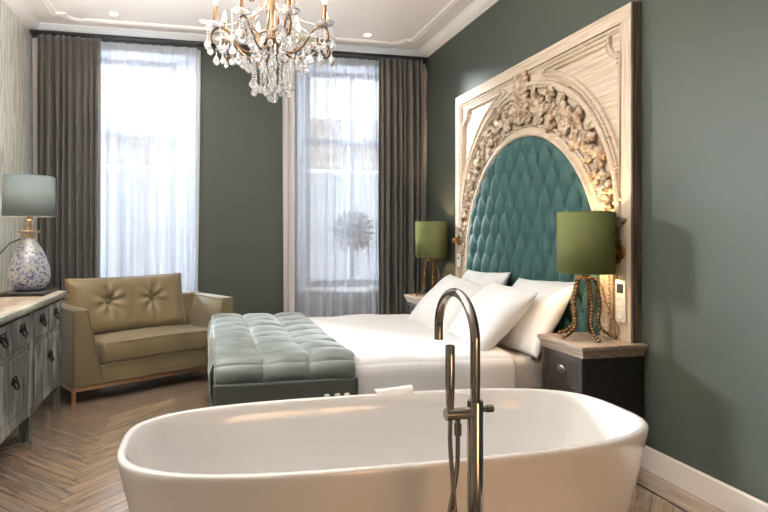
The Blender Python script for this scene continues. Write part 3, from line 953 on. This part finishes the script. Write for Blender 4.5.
    def fz(u, v):
        z = zb + (ztp - .0005 - zb) * v
        half = ea if z <= z0 else ea * sqrt(max(0, 1 - ((z - z0) / eh) ** 2))
        y = (u * 2 - 1) * half
        d = inside(y, z)
        edge = min(1, max(0, d) / .05)
        uu = y / dy + (z - .98) / (2 * dz); vv = y / dy - (z - .98) / (2 * dz)
        pf = (abs(sin(pi * uu)) * abs(sin(pi * vv)))
        puff = .030 * pf ** .8
        # deep pit at each button
        fu, fv = uu - round(uu), vv - round(vv)
        pit = exp(-((fu * fu + fv * fv) / .018))
        hgt = .032 + puff - .032 * pit - .010 * exp(-abs(fu + fv) / .1) * exp(-abs(fu - fv) / .5) * (1 if (fu - fv) > 0 else .3)
        hgt = hgt * sqrt(1 - (1 - edge) ** 2)
        return (X(2.268) - .004 - hgt, y, z)
    up.grid(fz, ny, nz)
    uo = up.build('upholstery', M['teal'], h, angle=180)
    bt = None
    for j in range(-4, 8):
        z = .98 + j * dz
        if z < .86: continue
        for i in range(-7, 8):
            y = (i + (.5 if j % 2 else 0)) * dy
            if inside(y, z) > .05:
                if bt is None:
                    q = MB(); q.ball((0, 0, 0), .010, 10, 6, (.5, 1, 1)); bt = q.build('button', M['teal_dark'], uo, angle=180)
                else:
                    b2 = bt.copy(); COL.objects.link(b2); b2.parent = uo; bt2 = b2
                (bt if bt.location.length == 0 else b2).location = (X(2.268) - .009, y, z)
headboard()

# ------------------------------------------------------------------ bed
BX0, BX1, BY0, BY1 = .10, 2.235, 3.07, 4.86
def drape_sheet(x0, x1, ya, yb, ztop, zbot, r, nx, puff, seed, crown=.03, foot=False, lower=None):
    """cloth laid over the bed: down the near side, across, down the far side; optionally down the foot end"""
    def prof(s):
        # s 0..1 along near side bottom -> top -> far side
        H_ = ztop - zbot; Wd = yb - ya
        tot = 2 * H_ + Wd
        d = s * tot
        if d < H_: return ya, zbot + d, 0
        if d < H_ + Wd: return ya + d - H_, ztop, 1
        return yb, ztop - (d - H_ - Wd), 2
    return prof

def rounded(y, z, ya, yb, zt, r):
    """pull the corner of a section onto a radius"""
    for (yc, sg) in ((ya + r, -1), (yb - r, 1)):
        if (y - yc) * sg > 0 and z > zt - r:
            dy_, dz_ = (y - yc), z - (zt - r)
            l = sqrt(dy_ * dy_ + dz_ * dz_)
            m_ = max(abs(dy_), abs(dz_))
            if l > 0: return yc + dy_ * m_ / l, zt - r + dz_ * m_ / l
    return y, z

def bed():
    b_ = thing('bed', 'double bed base and mattress below the teal headboard', 'bed', (1.2, 3.96, 0))
    X = lambda x: x - 1.2
    Y = lambda y: y - 3.96
    MB().rbox(X(.13), X(2.235), Y(BY0 + .03), Y(BY1 - .03), .06, .30, .02).build('bed_base', M['bed_base'], b_)
    MB().rbox(X(.12), X(2.235), Y(BY0 + .025), Y(BY1 - .025), .302, .515, .045, 4).build('mattress', M['mattress'], b_)
    for x in (.22, 2.12):
        for y in (BY0 + .12, BY1 - .12):
            MB().cyl((X(x), Y(y), 0), (X(x), Y(y), .06), .03).build('leg', M['black_paint'], b_)
bed()

def cloth_over(name, m, x0, x1, ya, yb, zt, zb, nx, ns, thick, hf, r=.06, foot=None, label=None, cat=None, wave=None):
    """hf(x, s_on_top 0..1 or None, side) -> lift normal to the cloth"""
    mb = MB()
    Hs = zt - zb; Wd = yb - ya; tot = 2 * Hs + Wd
    def f(u, v):
        x = x0 + (x1 - x0) * u
        d = v * tot
        if d < Hs: y, z, n, side = ya, zb + d, Vector((0, -1, 0)), -1
        elif d < Hs + Wd: y, z, n, side = ya + d - Hs, zt, Vector((0, 0, 1)), 0
        else: y, z, n, side = yb, zt - (d - Hs - Wd), Vector((0, 1, 0)), 1
        y2, z2 = rounded(y, z, ya, yb, zt, r)
        # normal near the rounded edge
        if side == 0:
            e = min(y - ya, yb - y)
            if e < r:
                k = (1 - e / r) * .5 * pi / 2
                n = Vector((0, -sin(k) if y - ya < yb - y else sin(k), cos(k)))
        else:
            e = zt - z
            if e < r:
                k = (1 - e / r) * .5 * pi / 2
                n = Vector((0, side * cos(k), sin(k)))
        x, l = hf(x, y, z, side, u)
        p = Vector((x, y2, z2)) + n * l
        return p
    mb.grid(f, nx, ns)
    return mb

# white duvet
def duvet():
    def hf(x, y, z, side, u):
        l = .012 * noise.noise(Vector((x * 2.2, y * 2.6, 1))) + .006 * noise.noise(Vector((x * 6, y * 5, 4)))
        l += .012 * max(0, noise.noise(Vector((x * 2 + y * 3, y * 1.2 - x, 9)))) 
        if side == 0:
            t = (y - BY0) / (BY1 - BY0); l += .028 * max(0, sin(pi * t)) ** .5
        else:
            dn = max(0, .56 - z)
            l += .02 * dn / .3 * (sin(x * 13 + 2 * sin(x * 4)) * .5 + .5) + .006
        e = min(1, (1 - u) * 16)
        return x, l - .03 * (1 - sqrt(1 - (1 - e) ** 2))
    mb = cloth_over('duvet', None, .16, 1.80, BY0 - .005, BY1 - .01, .535, .12, 110, 190, 0, hf, r=.07)
    o = mb.build('duvet', M['linen'], solid=.012, angle=180)
    tag(o, 'white linen duvet covering the bed under the sage quilt', 'duvet')
duvet()

# sage quilted throw over the foot of the bed
def quilt():
    q = thing('quilt', 'sage green padded satin quilt folded over the foot of the bed', 'quilt', (.42, 3.96, 0))
    ox, oy = .42, 3.96
    YA, YB_, ZTq = BY0 - .03, BY1 + .01, .565
    X0, X1 = .045, .80
    def pad(x, y):
        a = abs(sin(pi * (x - X0) / .253)); c = abs(sin(pi * (y - YA) / .222))
        return (a * c) ** .38
    def hf(x, y, z, side, u):
        l = .006 * noise.noise(Vector((x * 7, y * 7, 3)))
        if side == 0:
            l += .038 * pad(x, y) + .012 * noise.noise(Vector((x * 3, y * 2, 8)))
            l += .005 * noise.noise(Vector((x * 16, y * 10, 1)))
            if y > YA + .05: x = x + .02 * noise.noise(Vector((y * 3, 5, 0))) * (u)
        else:
            if z > .46: l += .03 * abs(sin(pi * (x - X0) / .253)) ** .4 * min(1, (z - .46) / .06)
            l += .010 * max(0, .5 - z) / .3 * (1 + sin(x * 9 + 1.3))
        return x, l
    mb = cloth_over('quilt', None, X0, X1, YA, YB_, ZTq, .13, 100, 240, 0, hf, r=.075)
    for v in mb.bm.verts: v.co -= Vector((ox, oy, 0))
    mb.build('padded_top', M['quilt'], q, solid=.012, angle=180)
    # foot end drop
    ft = MB()
    def fe(u, v):
        y = YA + .06 + (YB_ - YA - .12) * u; z = .565 - .47 * v
        x = X0 - .004
        if v < .12:
            k = v / .12; x = X0 + .03 * (1 - sqrt(max(0, 1 - (1 - k) ** 2))); z = .565 - .055 * k
        else: z = .51 - .385 * (v - .12) / .88
        x -= .02 * abs(sin(pi * (y - YA) / .222)) ** .4 * (1 if v < .35 else max(0, 1 - (v - .35) * 4)) + .008 * v * (1 + sin(y * 11))
        return (x - ox, y - oy, z)
    ft.grid(fe, 90, 40)
    ft.build('foot_drop', M['quilt'], q, solid=.01, angle=180)
    hm = MB()
    def he(u, v):
        x = X0 - .012 + (X1 - X0 + .02) * u; z = .475 - .345 * v
        return (x - ox, YA - .046 - .010 * v * (1 + sin(x * 9 + 1.3)) - oy + .004, z)
    hm.grid(he, 40, 24)
    hm.build('shaded_side', M['quilt_side_shaded'], q, solid=.008, angle=180)  # near side sheet, coloured dark for the shade there
    for x in (.632, .69, .742):
        tg = MB(); tg.ball((x - ox, YA - .058 - oy, .392), .011, 10, 6, (1.5, .5, .7))
        tg.build('toggle', M['plastic'], q)['label'] = 'small white toggle'
quilt()

# pillows
def pillow_mesh(w, h, t, seed):
    mb = MB()
    n = 34
    def sh(a, b_, side):
        u, v = a * 2 - 1, b_ * 2 - 1
        x = u * w / 2 * (1 - .07 * (1 - v * v)); z = v * h / 2 * (1 - .07 * (1 - u * u))
        th = t / 2 * ((1 - abs(u) ** 2.6) * (1 - abs(v) ** 2.6)) ** .55
        th += .010 * noise.noise(Vector((x * 6 + seed, z * 6, side * 2))) * min(1, th * 30)
        th += .012 * noise.noise(Vector((x * 14 + seed, z * 3, side))) * min(1, th * 14) * (1 if v < 0 else .4)
        return (x, side * max(th, .0), z)
    for side in (-1, 1): mb.grid(lambda a, b_: sh(a, b_, side), n, n)
    bmesh.ops.remove_doubles(mb.bm, verts=mb.bm.verts, dist=.0005)
    return mb
PILLOWS = [  # centre, yaw, lean, roll, w, h, thickness, label
    ((2.035, 3.34, .735), 92, 34, 2, .62, .54, .19, 'white pillow leaning on the headboard nearest the near nightstand'),
    ((1.80, 3.43, .72), 86, 45, -2, .64, .54, .22, 'plump white pillow in front of the pair nearest the bathtub tap'),
    ((2.045, 4.12, .735), 92, 30, 2, .64, .54, .19, 'white pillow upright at the headboard on the far side of the bed'),
    ((1.80, 4.08, .71), 100, 45, -8, .62, .54, .22, 'white pillow leaning in front on the far side, beside the far green lamp'),
]
for i, (c, yaw, lean, roll, w, h, t, lab) in enumerate(PILLOWS):
    o = pillow_mesh(w, h, t, i * 7.3).build('pillow', M['pillowcase'], angle=180)
    tag(o, lab, 'pillow', 'white bed pillows')
    o.matrix_world = Matrix.Translation(c) @ Matrix.Rotation(radians(yaw), 4, 'Z') @ Matrix.Rotation(radians(lean), 4, 'X') @ Matrix.Rotation(radians(roll), 4, 'Y')

# ------------------------------------------------------------------ nightstands
def nightstand(label, yc):
    s = thing('nightstand', label, 'nightstand', (2.104, yc, 0), group='dark nightstands')
    w, d = .208, .198
    MB().box(-d + .03, d, -w + .025, w - .025, .04, .60).build('body', M['black_paint'], s, smooth=False, bevel=.003)
    t = MB(); t.rbox(-d, d + .002, -w, w, .643, .667, .004); top = t.build('top', M['ns_top'], s)
    e = MB()
    for k, (z0, z1, i) in enumerate(((.632, .643, .008), (.618, .632, .012), (.600, .618, .02))):
        e.box(-d + i, d, -w + i, w - i, z0, z1)
    e.build('cornice', M['ns_top'], top, smooth=False, bevel=.004)
    xf = -d + .03
    fr = MB()
    fr.box(xf - .014, xf, -w + .025, -w + .062, .04, .60); fr.box(xf - .014, xf, w - .062, w - .025, .04, .60)
    fr.box(xf - .014, xf, -w + .062, w - .062, .582, .60); fr.box(xf - .014, xf, -w + .062, w - .062, .415, .435); fr.box(xf - .014, xf, -w + .062, w - .062, .04, .10)
    fr.build('face_frame', M['drawer_paint'], s, smooth=False, bevel=.002)
    for (z0, z1) in ((.437, .58), (.275, .413), (.105, .27)):
        q = MB(); yy = w - .066
        q.box(xf - .006, xf + .002, -yy, yy, z0, z1)
        b_ = .014
        q.box(xf - .012, xf - .006, -yy, -yy + b_, z0, z1); q.box(xf - .012, xf - .006, yy - b_, yy, z0, z1)
        q.box(xf - .012, xf - .006, -yy + b_, yy - b_, z0, z0 + b_); q.box(xf - .012, xf - .006, -yy + b_, yy - b_, z1 - b_, z1)
        dr = q.build('drawer', M['drawer_paint'], s, smooth=False, bevel=.002)
        zc = (z0 + z1) / 2
        hd = MB()
        hd.tube([(xf - .011, .034 * cos(a), zc + .017 * sin(a)) for a in [2 * pi * k / 24 for k in range(24)]], .005, 8, closed=True)
        hd.rbox(xf - .012, xf - .006, -.026, .026, zc - .005, zc + .012, .002)
        hd.build('handle', M['pewter'], dr)
    for sx in (xf + .03, d - .04):
        for sy in (-w + .05, w - .05):
            MB().box(sx - .02, sx + .02, sy - .02, sy + .02, 0, .04).build('leg', M['black_paint'], s, smooth=False)
    return s
ns = nightstand('black nightstand with a worn wood top nearest the bathtub', 2.818)
n2 = dup(ns); n2.location = (2.104, 5.13, 0); n2['label'] = 'dark nightstand with a worn wood top beside the right taupe drape'

# bedside lamps with beaded legs
def bed_lamp():
    l = thing('bedside_lamp', 'olive green drum shade lamp with beaded legs on the near nightstand', 'lamp', (2.095, 2.84, .667), group='bedside lamps')
    drum(l, M['shade_green'], .15, .15, .37, .71, None)
    hubz = .345
    MB().lathe([(0, hubz - .012), (.06, hubz - .012), (.062, hubz), (.02, hubz + .006), (.012, hubz + .05), (.016, hubz + .07), (0, hubz + .07)], 20).build('hub', M['bead'], l)
    MB().ball((0, 0, .48), .03, 12, 8).build('bulb', M['bulb'], l)
    n = 5
    for k in range(n):
        a = 2 * pi * k / n + .75
        bm_ = MB(); P = []
        for j in range(19):
            u = j / 18
            # leaves the hub, hangs almost straight, then kicks outwards at the foot
            r = .045 + .02 * sin(pi * min(1, u * 1.6)) + .035 * u + .075 * max(0, (u - .72) / .28) ** 1.6
            z = hubz - .006 - (hubz - .020) * (1 - (1 - u) ** 1.25)
            P.append((r * cos(a), r * sin(a), max(z, .0125)))
        bm_.tube([(p[0] * .90, p[1] * .90, p[2]) for p in P], .0055, 6)
        for j, p in enumerate(P): bm_.ball(p, .0112, 8, 6)
        bm_.build('leg', M['bead'], l, angle=180)
    return l
l1 = bed_lamp()
l2 = dup(l1); l2.location = (2.105, 5.12, .667); l2['label'] = 'olive green drum shade lamp with beaded legs on the far nightstand beside the drape'
c = MB().tube([(.06, -.03, .34), (.085, -.04, .26), (.10, -.045, .20), (.13, -.06, .13), (.15, -.075, .075), (.155, -.08, .03), (.145, -.06, .012), (.14, -.03, .03), (.142, -.025, .09), (.146, -.03, .115)], .0035, 8).build('cord', M['brass'], l1)

# wall sockets and brass reading lights on the headboard stiles
sk_ = thing('socket_plate', 'white triple socket and switch plate on the near headboard stile', 'socket', (2.2455, 2.735, .885))
MB().rbox(-.012, 0, -.038, .038, -.115, .115, .004).build('plate', M['plastic'], sk_)
MB().rbox(-.016, -.010, -.024, .024, .045, .095, .003).build('screen', M['socket_dark'], sk_)
for zc in (-.0, -.072):
    MB().lathe([(0, 0), (.020, 0), (.022, .003), (.025, .003), (.026, .001), (.026, -.0006), (0, -.0006)], 20, M=Matrix.Translation((-.0128, 0, zc)) @ Matrix.Rotation(-pi / 2, 4, 'Y')).build('outlet', M['plastic'], sk_)
    q = MB()
    for dy_ in (-.009, .009): q.ball((-.0125, dy_, zc), .002, 8, 5)
    q.build('pin_hole', M['cord'], sk_)
s2 = thing('socket_plate', 'small white switch plate on the far headboard stile above the pillows', 'socket', (2.2455, 4.80, 1.02))
MB().rbox(-.012, 0, -.036, .036, -.06, .06, .004).build('plate', M['plastic'], s2)
MB().ball((-.013, 0, .02), .012, 10, 6, (.5, 1, 1)).build('switch', M['cord'], s2)
rl = thing('reading_light', 'round brass wall knob light on the near headboard stile behind the lamp shade', 'wall light', (2.246, 2.745, 1.155))
MB().lathe([(0, 0), (.042, 0), (.044, .008), (.03, .016), (.014, .02), (.012, .034), (.02, .044), (.026, .056), (.02, .07), (0, .074)], 24, M=Matrix.Rotation(-pi / 2, 4, 'Y')).build('knob', M['brass'], rl)
rl2 = dup(rl); rl2.location = (2.246, 4.80, 1.20); rl2['label'] = 'small round brass wall knob light on the far headboard stile'
rl['group'] = rl2['group'] = 'brass wall lights'

# ------------------------------------------------------------------ bathtub
def tub():
    t = thing('bathtub', 'freestanding white oval bathtub with a thin rim in the foreground', 'bathtub', (.645, 1.915, 0), 0)
    a, b_ = .913, .368
    n = 120
    def pt(k, fa, fb, z):
        th = 2 * pi * k / n; e = 2 / 3.2
        c_, s_ = cos(th), sin(th)
        return (a * fa * (abs(c_) ** e) * (1 if c_ > 0 else -1), b_ * fb * (abs(s_) ** e) * (1 if s_ > 0 else -1), z)
    lv = [(.85, .77, 0.0), (.866, .79, .006), (.885, .83, .08), (.915, .88, .22), (.95, .93, .37), (.98, .97, .49), (.994, .99, .545), (.999, .998, .565), (1, 1, .578), (.9985, .997, .586),
          (.994, .985, .590), (.984, .965, .591), (.976, .942, .590), (.972, .93, .584), (.966, .918, .572), (.955, .90, .545), (.92, .85, .42), (.88, .78, .29), (.82, .69, .20), (.70, .55, .16), (.35, .25, .148), (.05, .03, .146)]
    m = MB(); rings = []
    for fa, fb, z in lv: rings.append([m.bm.verts.new(pt(k, fa, fb, z)) for k in range(n)])
    for i in range(len(rings) - 1):
        for k in range(n): m.bm.faces.new([rings[i][k], rings[i][(k + 1) % n], rings[i + 1][(k + 1) % n], rings[i + 1][k]])
    m.bm.faces.new(rings[0][::-1]); m.bm.faces.new(rings[-1])
    m.build('tub_shell', M['tub'], t, angle=180)
    MB().lathe([(0, .147), (.032, .147), (.034, .151), (.02, .154), (0, .154)], 24).build('drain', M['chrome'], t)
    return t
tub()
# folded towel on the back rim
tw = MB()
def twf(u, v):
    x = -.10 + .20 * u; s = v
    L_ = .12
    y = -.05 + .10 * s
    z = .006 + .008 * noise.noise(Vector((x * 20, y * 20, 2))) * .5 + .016 * u * (1 - abs(2 * s - 1))
    if abs(2 * s - 1) > .55: z -= (abs(2 * s - 1) - .55) * .10
    return (x, y, z)
tw.grid(twf, 24, 24)
o = tw.build('washcloth', M['towel'], solid=.008, angle=180)
tag(o, 'small folded white washcloth lying on the back rim of the bathtub', 'towel')
o.location = (.77, 2.279, .5955); o.scale = (.8, .5, .9)

# ------------------------------------------------------------------ floor standing tap
def tap():
    f = thing('bath_tap', 'tall nickel floor standing tap with gooseneck spout and hand shower, before the tub', 'tap', (.645, 1.29, 0))
    MB().lathe([(0, 0), (.06, 0), (.062, .004), (.06, .012), (.03, .016), (0, .016)], 32).build('base', M['chrome'], f)
    MB().lathe([(0, .012), (.0195, .012), (.0195, .84), (.018, .845), (0, .845)], 28).build('column', M['chrome'], f)
    P = [(0, 0, .84), (0, 0, .90), (0, 0, .98)]
    R = .115
    dirv = Vector((.01, 1, 0)).normalized()
    for k in range(25):
        a = pi * k / 24
        d_ = R * (1 - cos(a)); P.append((dirv.x * d_, dirv.y * d_, 1.0 + R * .95 * sin(a)))
    e = P[-1]; P.append((e[0], e[1], .98)); P.append((e[0], e[1], .965))
    P = [(q[0], q[1], q[2] - .012 if q[2] > .86 else q[2]) for q in P]
    s = MB(); s.tube(P, .0122, 20); s.build('spout', M['chrome'], f)
    v = MB()
    v.cyl((-.078, 0, .815), (.0, 0, .815), .0145, 20)
    v.build('valve_body', M['chrome'], f)
    k_ = MB(); k_.cyl((.016, 0, .822), (.04, 0, .822), .0075, 14); k_.cyl((.030, 0, .822), (.046, 0, .822), .0095, 14); k_.build('lever', M['chrome'], f)
    h = MB(); h.lathe([(0, 0), (.0085, 0), (.0105, .015), (.0115, .06), (.0115, .153), (.0105, .156), (0, .156)], 18, cx=-.066, cy=0, cz=.826); h.build('hand_shower', M['chrome'], f)
    c_ = MB(); c_.cyl((-.046, 0, .79), (-.046, 0, .803), .007, 12); c_.cyl((-.046, 0, .763), (-.046, 0, .79), .0095, 14); c_.build('hose_union', M['chrome'], f)
    ho = MB()
    P = [(-.046, 0, .765), (-.047, .0, .70), (-.054, -.002, .65), (-.070, -.006, .58), (-.086, -.012, .50), (-.092, -.016, .42), (-.082, -.02, .34), (-.066, -.022, .30), (-.052, -.02, .34), (-.050, -.016, .42), (-.053, -.010, .52), (-.060, -.004, .64), (-.066, 0, .74), (-.066, 0, .802)]
    # smooth the path
    Q = []
    for i in range(len(P) - 1):
        p0 = Vector(P[max(i - 1, 0)]); p1 = Vector(P[i]); p2 = Vector(P[i + 1]); p3 = Vector(P[min(i + 2, len(P) - 1)])
        for j in range(8):
            t_ = j / 8
            Q.append(.5 * ((2 * p1) + (p2 - p0) * t_ + (2 * p0 - 5 * p1 + 4 * p2 - p3) * t_ * t_ + (3 * p1 - p0 - 3 * p2 + p3) * t_ ** 3))
    Q.append(Vector(P[-1]))
    ho.tube(Q, .0058, 10); ho.build('hose', M['chrome'], f)
tap()

# ------------------------------------------------------------------ chandelier
def chandelier():
    CZ = 2.275
    c = thing('chandelier', 'gilt chandelier hung with crystal drops and candle bulbs above the bed', 'chandelier', (.365, 3.2, CZ))
    c.scale = (1.05, 1.05, 1.0)
    Z = lambda z: z - CZ
    st = MB()
    st.lathe([(0, .0), (.02, .0), (.05, .012), (.062, .03), (.05, .045), (.02, .055), (.014, .08), (.022, .10), (.012, .13), (.012, .2), (.026, .235), (.03, .26), (.012, .30), (.008, .42), (.02, .45), (.008, .48), (.006, .90), (0, .90)], 20, cz=.03)
    st.build('stem', M['gilt'], c)
    MB().lathe([(0, ZC - CZ - .05), (.02, ZC - CZ - .05), (.055, ZC - CZ - .02), (.06, ZC - CZ), (0, ZC - CZ)], 24).build('ceiling_cup', M['gilt'], c)
    rnd = random.Random(5)
    def drop_mesh(h):
        m = MB(); m.lathe([(.0004, 0), (h * .06, -h * .08), (h * .05, -h * .16), (h * .26, -h * .52), (h * .30, -h * .68), (h * .2, -h * .88), (.0004, -h)], 6)
        for v in m.bm.verts: v.co.y *= .62
        return m
    protos = {}
    def drop(p, h):
        key = round(h, 3)
        if key not in protos:
            o = drop_mesh(h).build('crystal_drop', M['crystal'], c, smooth=False); protos[key] = o
        else:
            o = protos[key].copy(); COL.objects.link(o); o.parent = c
        o.location = p; o.rotation_euler = (0, 0, rnd.uniform(0, pi))
        return o
    def chain(p0, p1, sag, r=.0065, name='bead_chain', step=.0145):
        p0, p1 = Vector(p0), Vector(p1); L_ = (p1 - p0).length + sag
        n = max(3, int(L_ / step)); m = MB()
        for k in range(n + 1):
            t = k / n; p = p0.lerp(p1, t) - Vector((0, 0, sag * 4 * t * (1 - t)))
            m.ball(p, r * (1 if k % 2 else .82), 6, 4)
        return m.build(name, M['crystal'], c, smooth=False)
    N = 8
    for k in range(N):
        a = 2 * pi * k / N + radians(9)
        ca, sa = cos(a), sin(a)
        R = lambda r, z: (r * ca, r * sa, z)
        # main S arm
        pts = [(.03, .06), (.06, .015), (.10, -.012), (.145, -.012), (.185, .015), (.215, .055), (.243, .090), (.275, .102), (.308, .088), (.325, .058), (.322, .026), (.302, .006), (.275, .010), (.262, .030), (.27, .046)]
        Q = []
        for i in range(len(pts) - 1):
            p0, p1, p2, p3 = [Vector((*pts[min(max(q, 0), len(pts) - 1)], 0)) for q in (i - 1, i, i + 1, i + 2)]
            for j in range(4):
                t = j / 4
                v = .5 * ((2 * p1) + (p2 - p0) * t + (2 * p0 - 5 * p1 + 4 * p2 - p3) * t * t + (3 * p1 - p0 - 3 * p2 + p3) * t ** 3)
                Q.append(R(v.x, v.y))
        m = MB(); m.tube(Q, .0062, 8)
        m.build('arm', M['gilt'], c, angle=180)
        # upper scroll rising to the stem
        pts = [(.03, .115), (.075, .10), (.11, .125), (.115, .17), (.09, .20), (.062, .225), (.056, .27), (.078, .315), (.11, .33), (.132, .30), (.12, .27), (.1, .28)]
        if k % 2 == 0:
            m = MB(); m.tube([R(*p) for p in pts], .005, 8); m.build('scroll', M['gilt'], c, angle=180)
        rc, zc = .305, .100
        px, py = rc * ca, rc * sa
        m = MB(); m.lathe([(0, 0), (.012, 0), (.048, .012), (.052, .02), (.046, .016), (.010, .006), (0, .006)], 14, cx=px, cy=py, cz=zc); m.build('drip_pan', M['crystal'], c)
        m = MB(); m.lathe([(0, .006), (.017, .006), (.019, .018), (.0115, .022), (.0115, .115), (.0095, .118), (0, .118)], 14, cx=px, cy=py, cz=zc); m.build('candle_sleeve', M['gilt'], c)
        m = MB(); m.lathe([(0, .117), (.0075, .118), (.0125, .135), (.0115, .152), (.005, .176), (.001, .188), (0, .188)], 12, cx=px, cy=py, cz=zc); m.build('flame_bulb', M['flame'], c)
        # drops round each drip pan
        for q in range(4):
            b_ = a + 2 * pi * q / 4 + .4
            x, y = px + .045 * cos(b_), py + .045 * sin(b_)
            zl = zc - .012 - .02 * (q % 2)
            chain((x, y, zc + .014), (x, y, zl - .045), 0, .0055)
            drop((x, y, zl - .048), (.076, .062)[q % 2])
        # swag of beads from arm to arm
        a2 = a + 2 * pi / N
        chain(R(.275, .10), (.275 * cos(a2), .275 * sin(a2), .10), .07, .006, 'bead_swag')
        # drop under each arm
        drop(R(.15, -.02), .08)
        drop(R(.215, .03), .075)
        drop(R(.185, .0), .07)
        chain(R(.06, .26), R(.27, .12), .03, .0055, 'bead_swag')
    # falling strands in a tapering tier below the bowl
    for k in range(12):
        a = 2 * pi * k / 12
        r = .115
        zl = -.135 - .03 * (k % 2)
        chain((r * cos(a), r * sin(a), .0), (r * cos(a) * .92, r * sin(a) * .92, zl), 0, .0068)
        drop((r * cos(a) * .92, r * sin(a) * .92, zl - .006), .07)
    for k in range(6):
        a = 2 * pi * k / 6 + .3
        r = .055
        chain((r * cos(a), r * sin(a), .02), (r * cos(a) * .8, r * sin(a) * .8, -.17), 0, .0068)
        drop((r * cos(a) * .8, r * sin(a) * .8, -.176), .068)
    # clusters of cut crystals round the bowl
    for k in range(14):
        a = 2 * pi * k / 14
        m = MB(); z = .02 + .02 * (k % 2)
        m.ball((.10 * cos(a), .10 * sin(a), z), .019, 6, 4, (.8, .8, 1.2)); m.build('cut_crystal', M['crystal'], c, smooth=False)
    m = MB(); m.lathe([(0, .02), (.012, .02), (.02, .0), (.014, -.02), (.022, -.04), (.03, -.075), (.018, -.11), (.026, -.14), (.02, -.17), (.03, -.19), (.012, -.215), (0, -.215)], 8); m.build('centre_spindle', M['crystal'], c, smooth=False)
    MB().ball((0, 0, -.252), .03, 10, 8).build('bottom_ball', M['crystal'], c, smooth=False)
chandelier()

# ------------------------------------------------------------------ light
def light(kind, name, loc, energy, color, size=.1, rot=None, **kw):
    L = bpy.data.lights.new(name, kind); L.energy = energy; L.color = color
    if kind == 'POINT': L.shadow_soft_size = size
    o = bpy.data.objects.new(name, L); COL.objects.link(o); o.location = loc
    if rot: o.rotation_euler = rot
    for k, v in kw.items(): setattr(L, k, v)
    return o

WARM = (1, .66, .36)
light('POINT', 'bedside_bulb_light', (2.095, 2.84, .667 + .53), 12, WARM, .03)
light('POINT', 'far_bedside_bulb_light', (2.105, 5.12, .667 + .53), 12, WARM, .03)
light('POINT', 'dresser_bulb_light', (LX, LY, LZ + .026 + .69), 9, WARM, .03)
# downlights of the room, then unseen fill spots added behind the camera
for i, (x, y) in enumerate([(-.80, 5.36), (-.02, 5.37), (1.55, 5.39)]):
    light('SPOT', 'downlight', (x, y, ZC - .02), 10, (1, .88, .74), rot=(0, 0, 0), spot_size=radians(120), spot_blend=.9, shadow_soft_size=.04)
for i, (x, y) in enumerate([(-.4, -.2), (1.0, -.1)]):
    light('SPOT', 'bath_fill_spot', (x, y, ZC - .02), 8, (1, .78, .56), rot=(0, 0, 0), spot_size=radians(80), spot_blend=.8, shadow_soft_size=.08)
# unseen warm spot added at the bathing end to light the tub front
dv = Vector((.85, 1.6, .34)) - Vector((1.3, -1.45, .58))
light('SPOT', 'tub_front_fill', (1.3, -1.45, .58), 75, (1, .56, .28), rot=dv.to_track_quat('-Z', 'Y').to_euler(), spot_size=radians(40), spot_blend=1.0, shadow_soft_size=.5)
# added fill spot left of the frame, no fixture: brightens the ceiling
light('SPOT', 'ceiling_fill', (-.95, 2.4, 1.75), 420, (1, .97, .93), rot=(pi, 0, 0), spot_size=radians(150), spot_blend=.6, shadow_soft_size=.2)
# the eight candle bulbs of the chandelier
for k in range(8):
    a = 2 * pi * k / 8 + radians(9)
    light('POINT', 'candle_light', (.353 + .305 * 1.08 * cos(a), 3.2 + .305 * 1.08 * sin(a), 2.30 + .30), 3.6, (1, .95, .90), .02)
# daylight: bright low overcast glow from beyond the windows
d = Vector((.57, -.80, -.26))
sun = light('SUN', 'daylight', (-3, 12, 5), 40.0, (.96, .98, 1.0), angle=radians(17))
sun.rotation_euler = d.to_track_quat('-Z', 'Y').to_euler()

w = bpy.data.worlds.new('sky'); S.world = w; w.use_nodes = True
nt = w.node_tree; bg = nt.nodes['Background']
bg.inputs[0].default_value = (.93, .96, 1.0, 1); bg.inputs[1].default_value = .95
# portals guide sampling of the sky through the openings
for (x0, x1, z0, z1) in (W1, W2):
    p = light('AREA', 'window_portal', ((x0 + x1) / 2, YB + T + .02, (z0 + z1) / 2), 1, (1, 1, 1), shape='RECTANGLE')
    p.data.size = x1 - x0; p.data.size_y = z1 - z0; p.rotation_euler = (radians(-90), 0, 0); p.data.cycles.is_portal = True
# ------------------------------------------------------------------ camera
cam = bpy.data.cameras.new('camera'); co = bpy.data.objects.new('camera', cam); COL.objects.link(co)
co.location = (0, 0, 1.25)
co.rotation_euler = (radians(90), 0, -radians(12.273))
cam.sensor_fit = 'HORIZONTAL'; cam.sensor_width = 36; cam.lens = 570 / 768 * 36
cam.shift_x = 54 / 768; cam.shift_y = -21 / 768
cam.clip_start = .05
S.camera = co

S.view_settings.view_transform = 'Standard'; S.view_settings.look = 'None'
S.view_settings.gamma = 1; S.view_settings.use_curve_mapping = False
S.view_settings.exposure = 0.8
S.cycles.max_bounces = 10; S.cycles.transparent_max_bounces = 24; S.cycles.transmission_bounces = 10
S.cycles.sample_clamp_indirect = 6
S.cycles.use_denoising = True
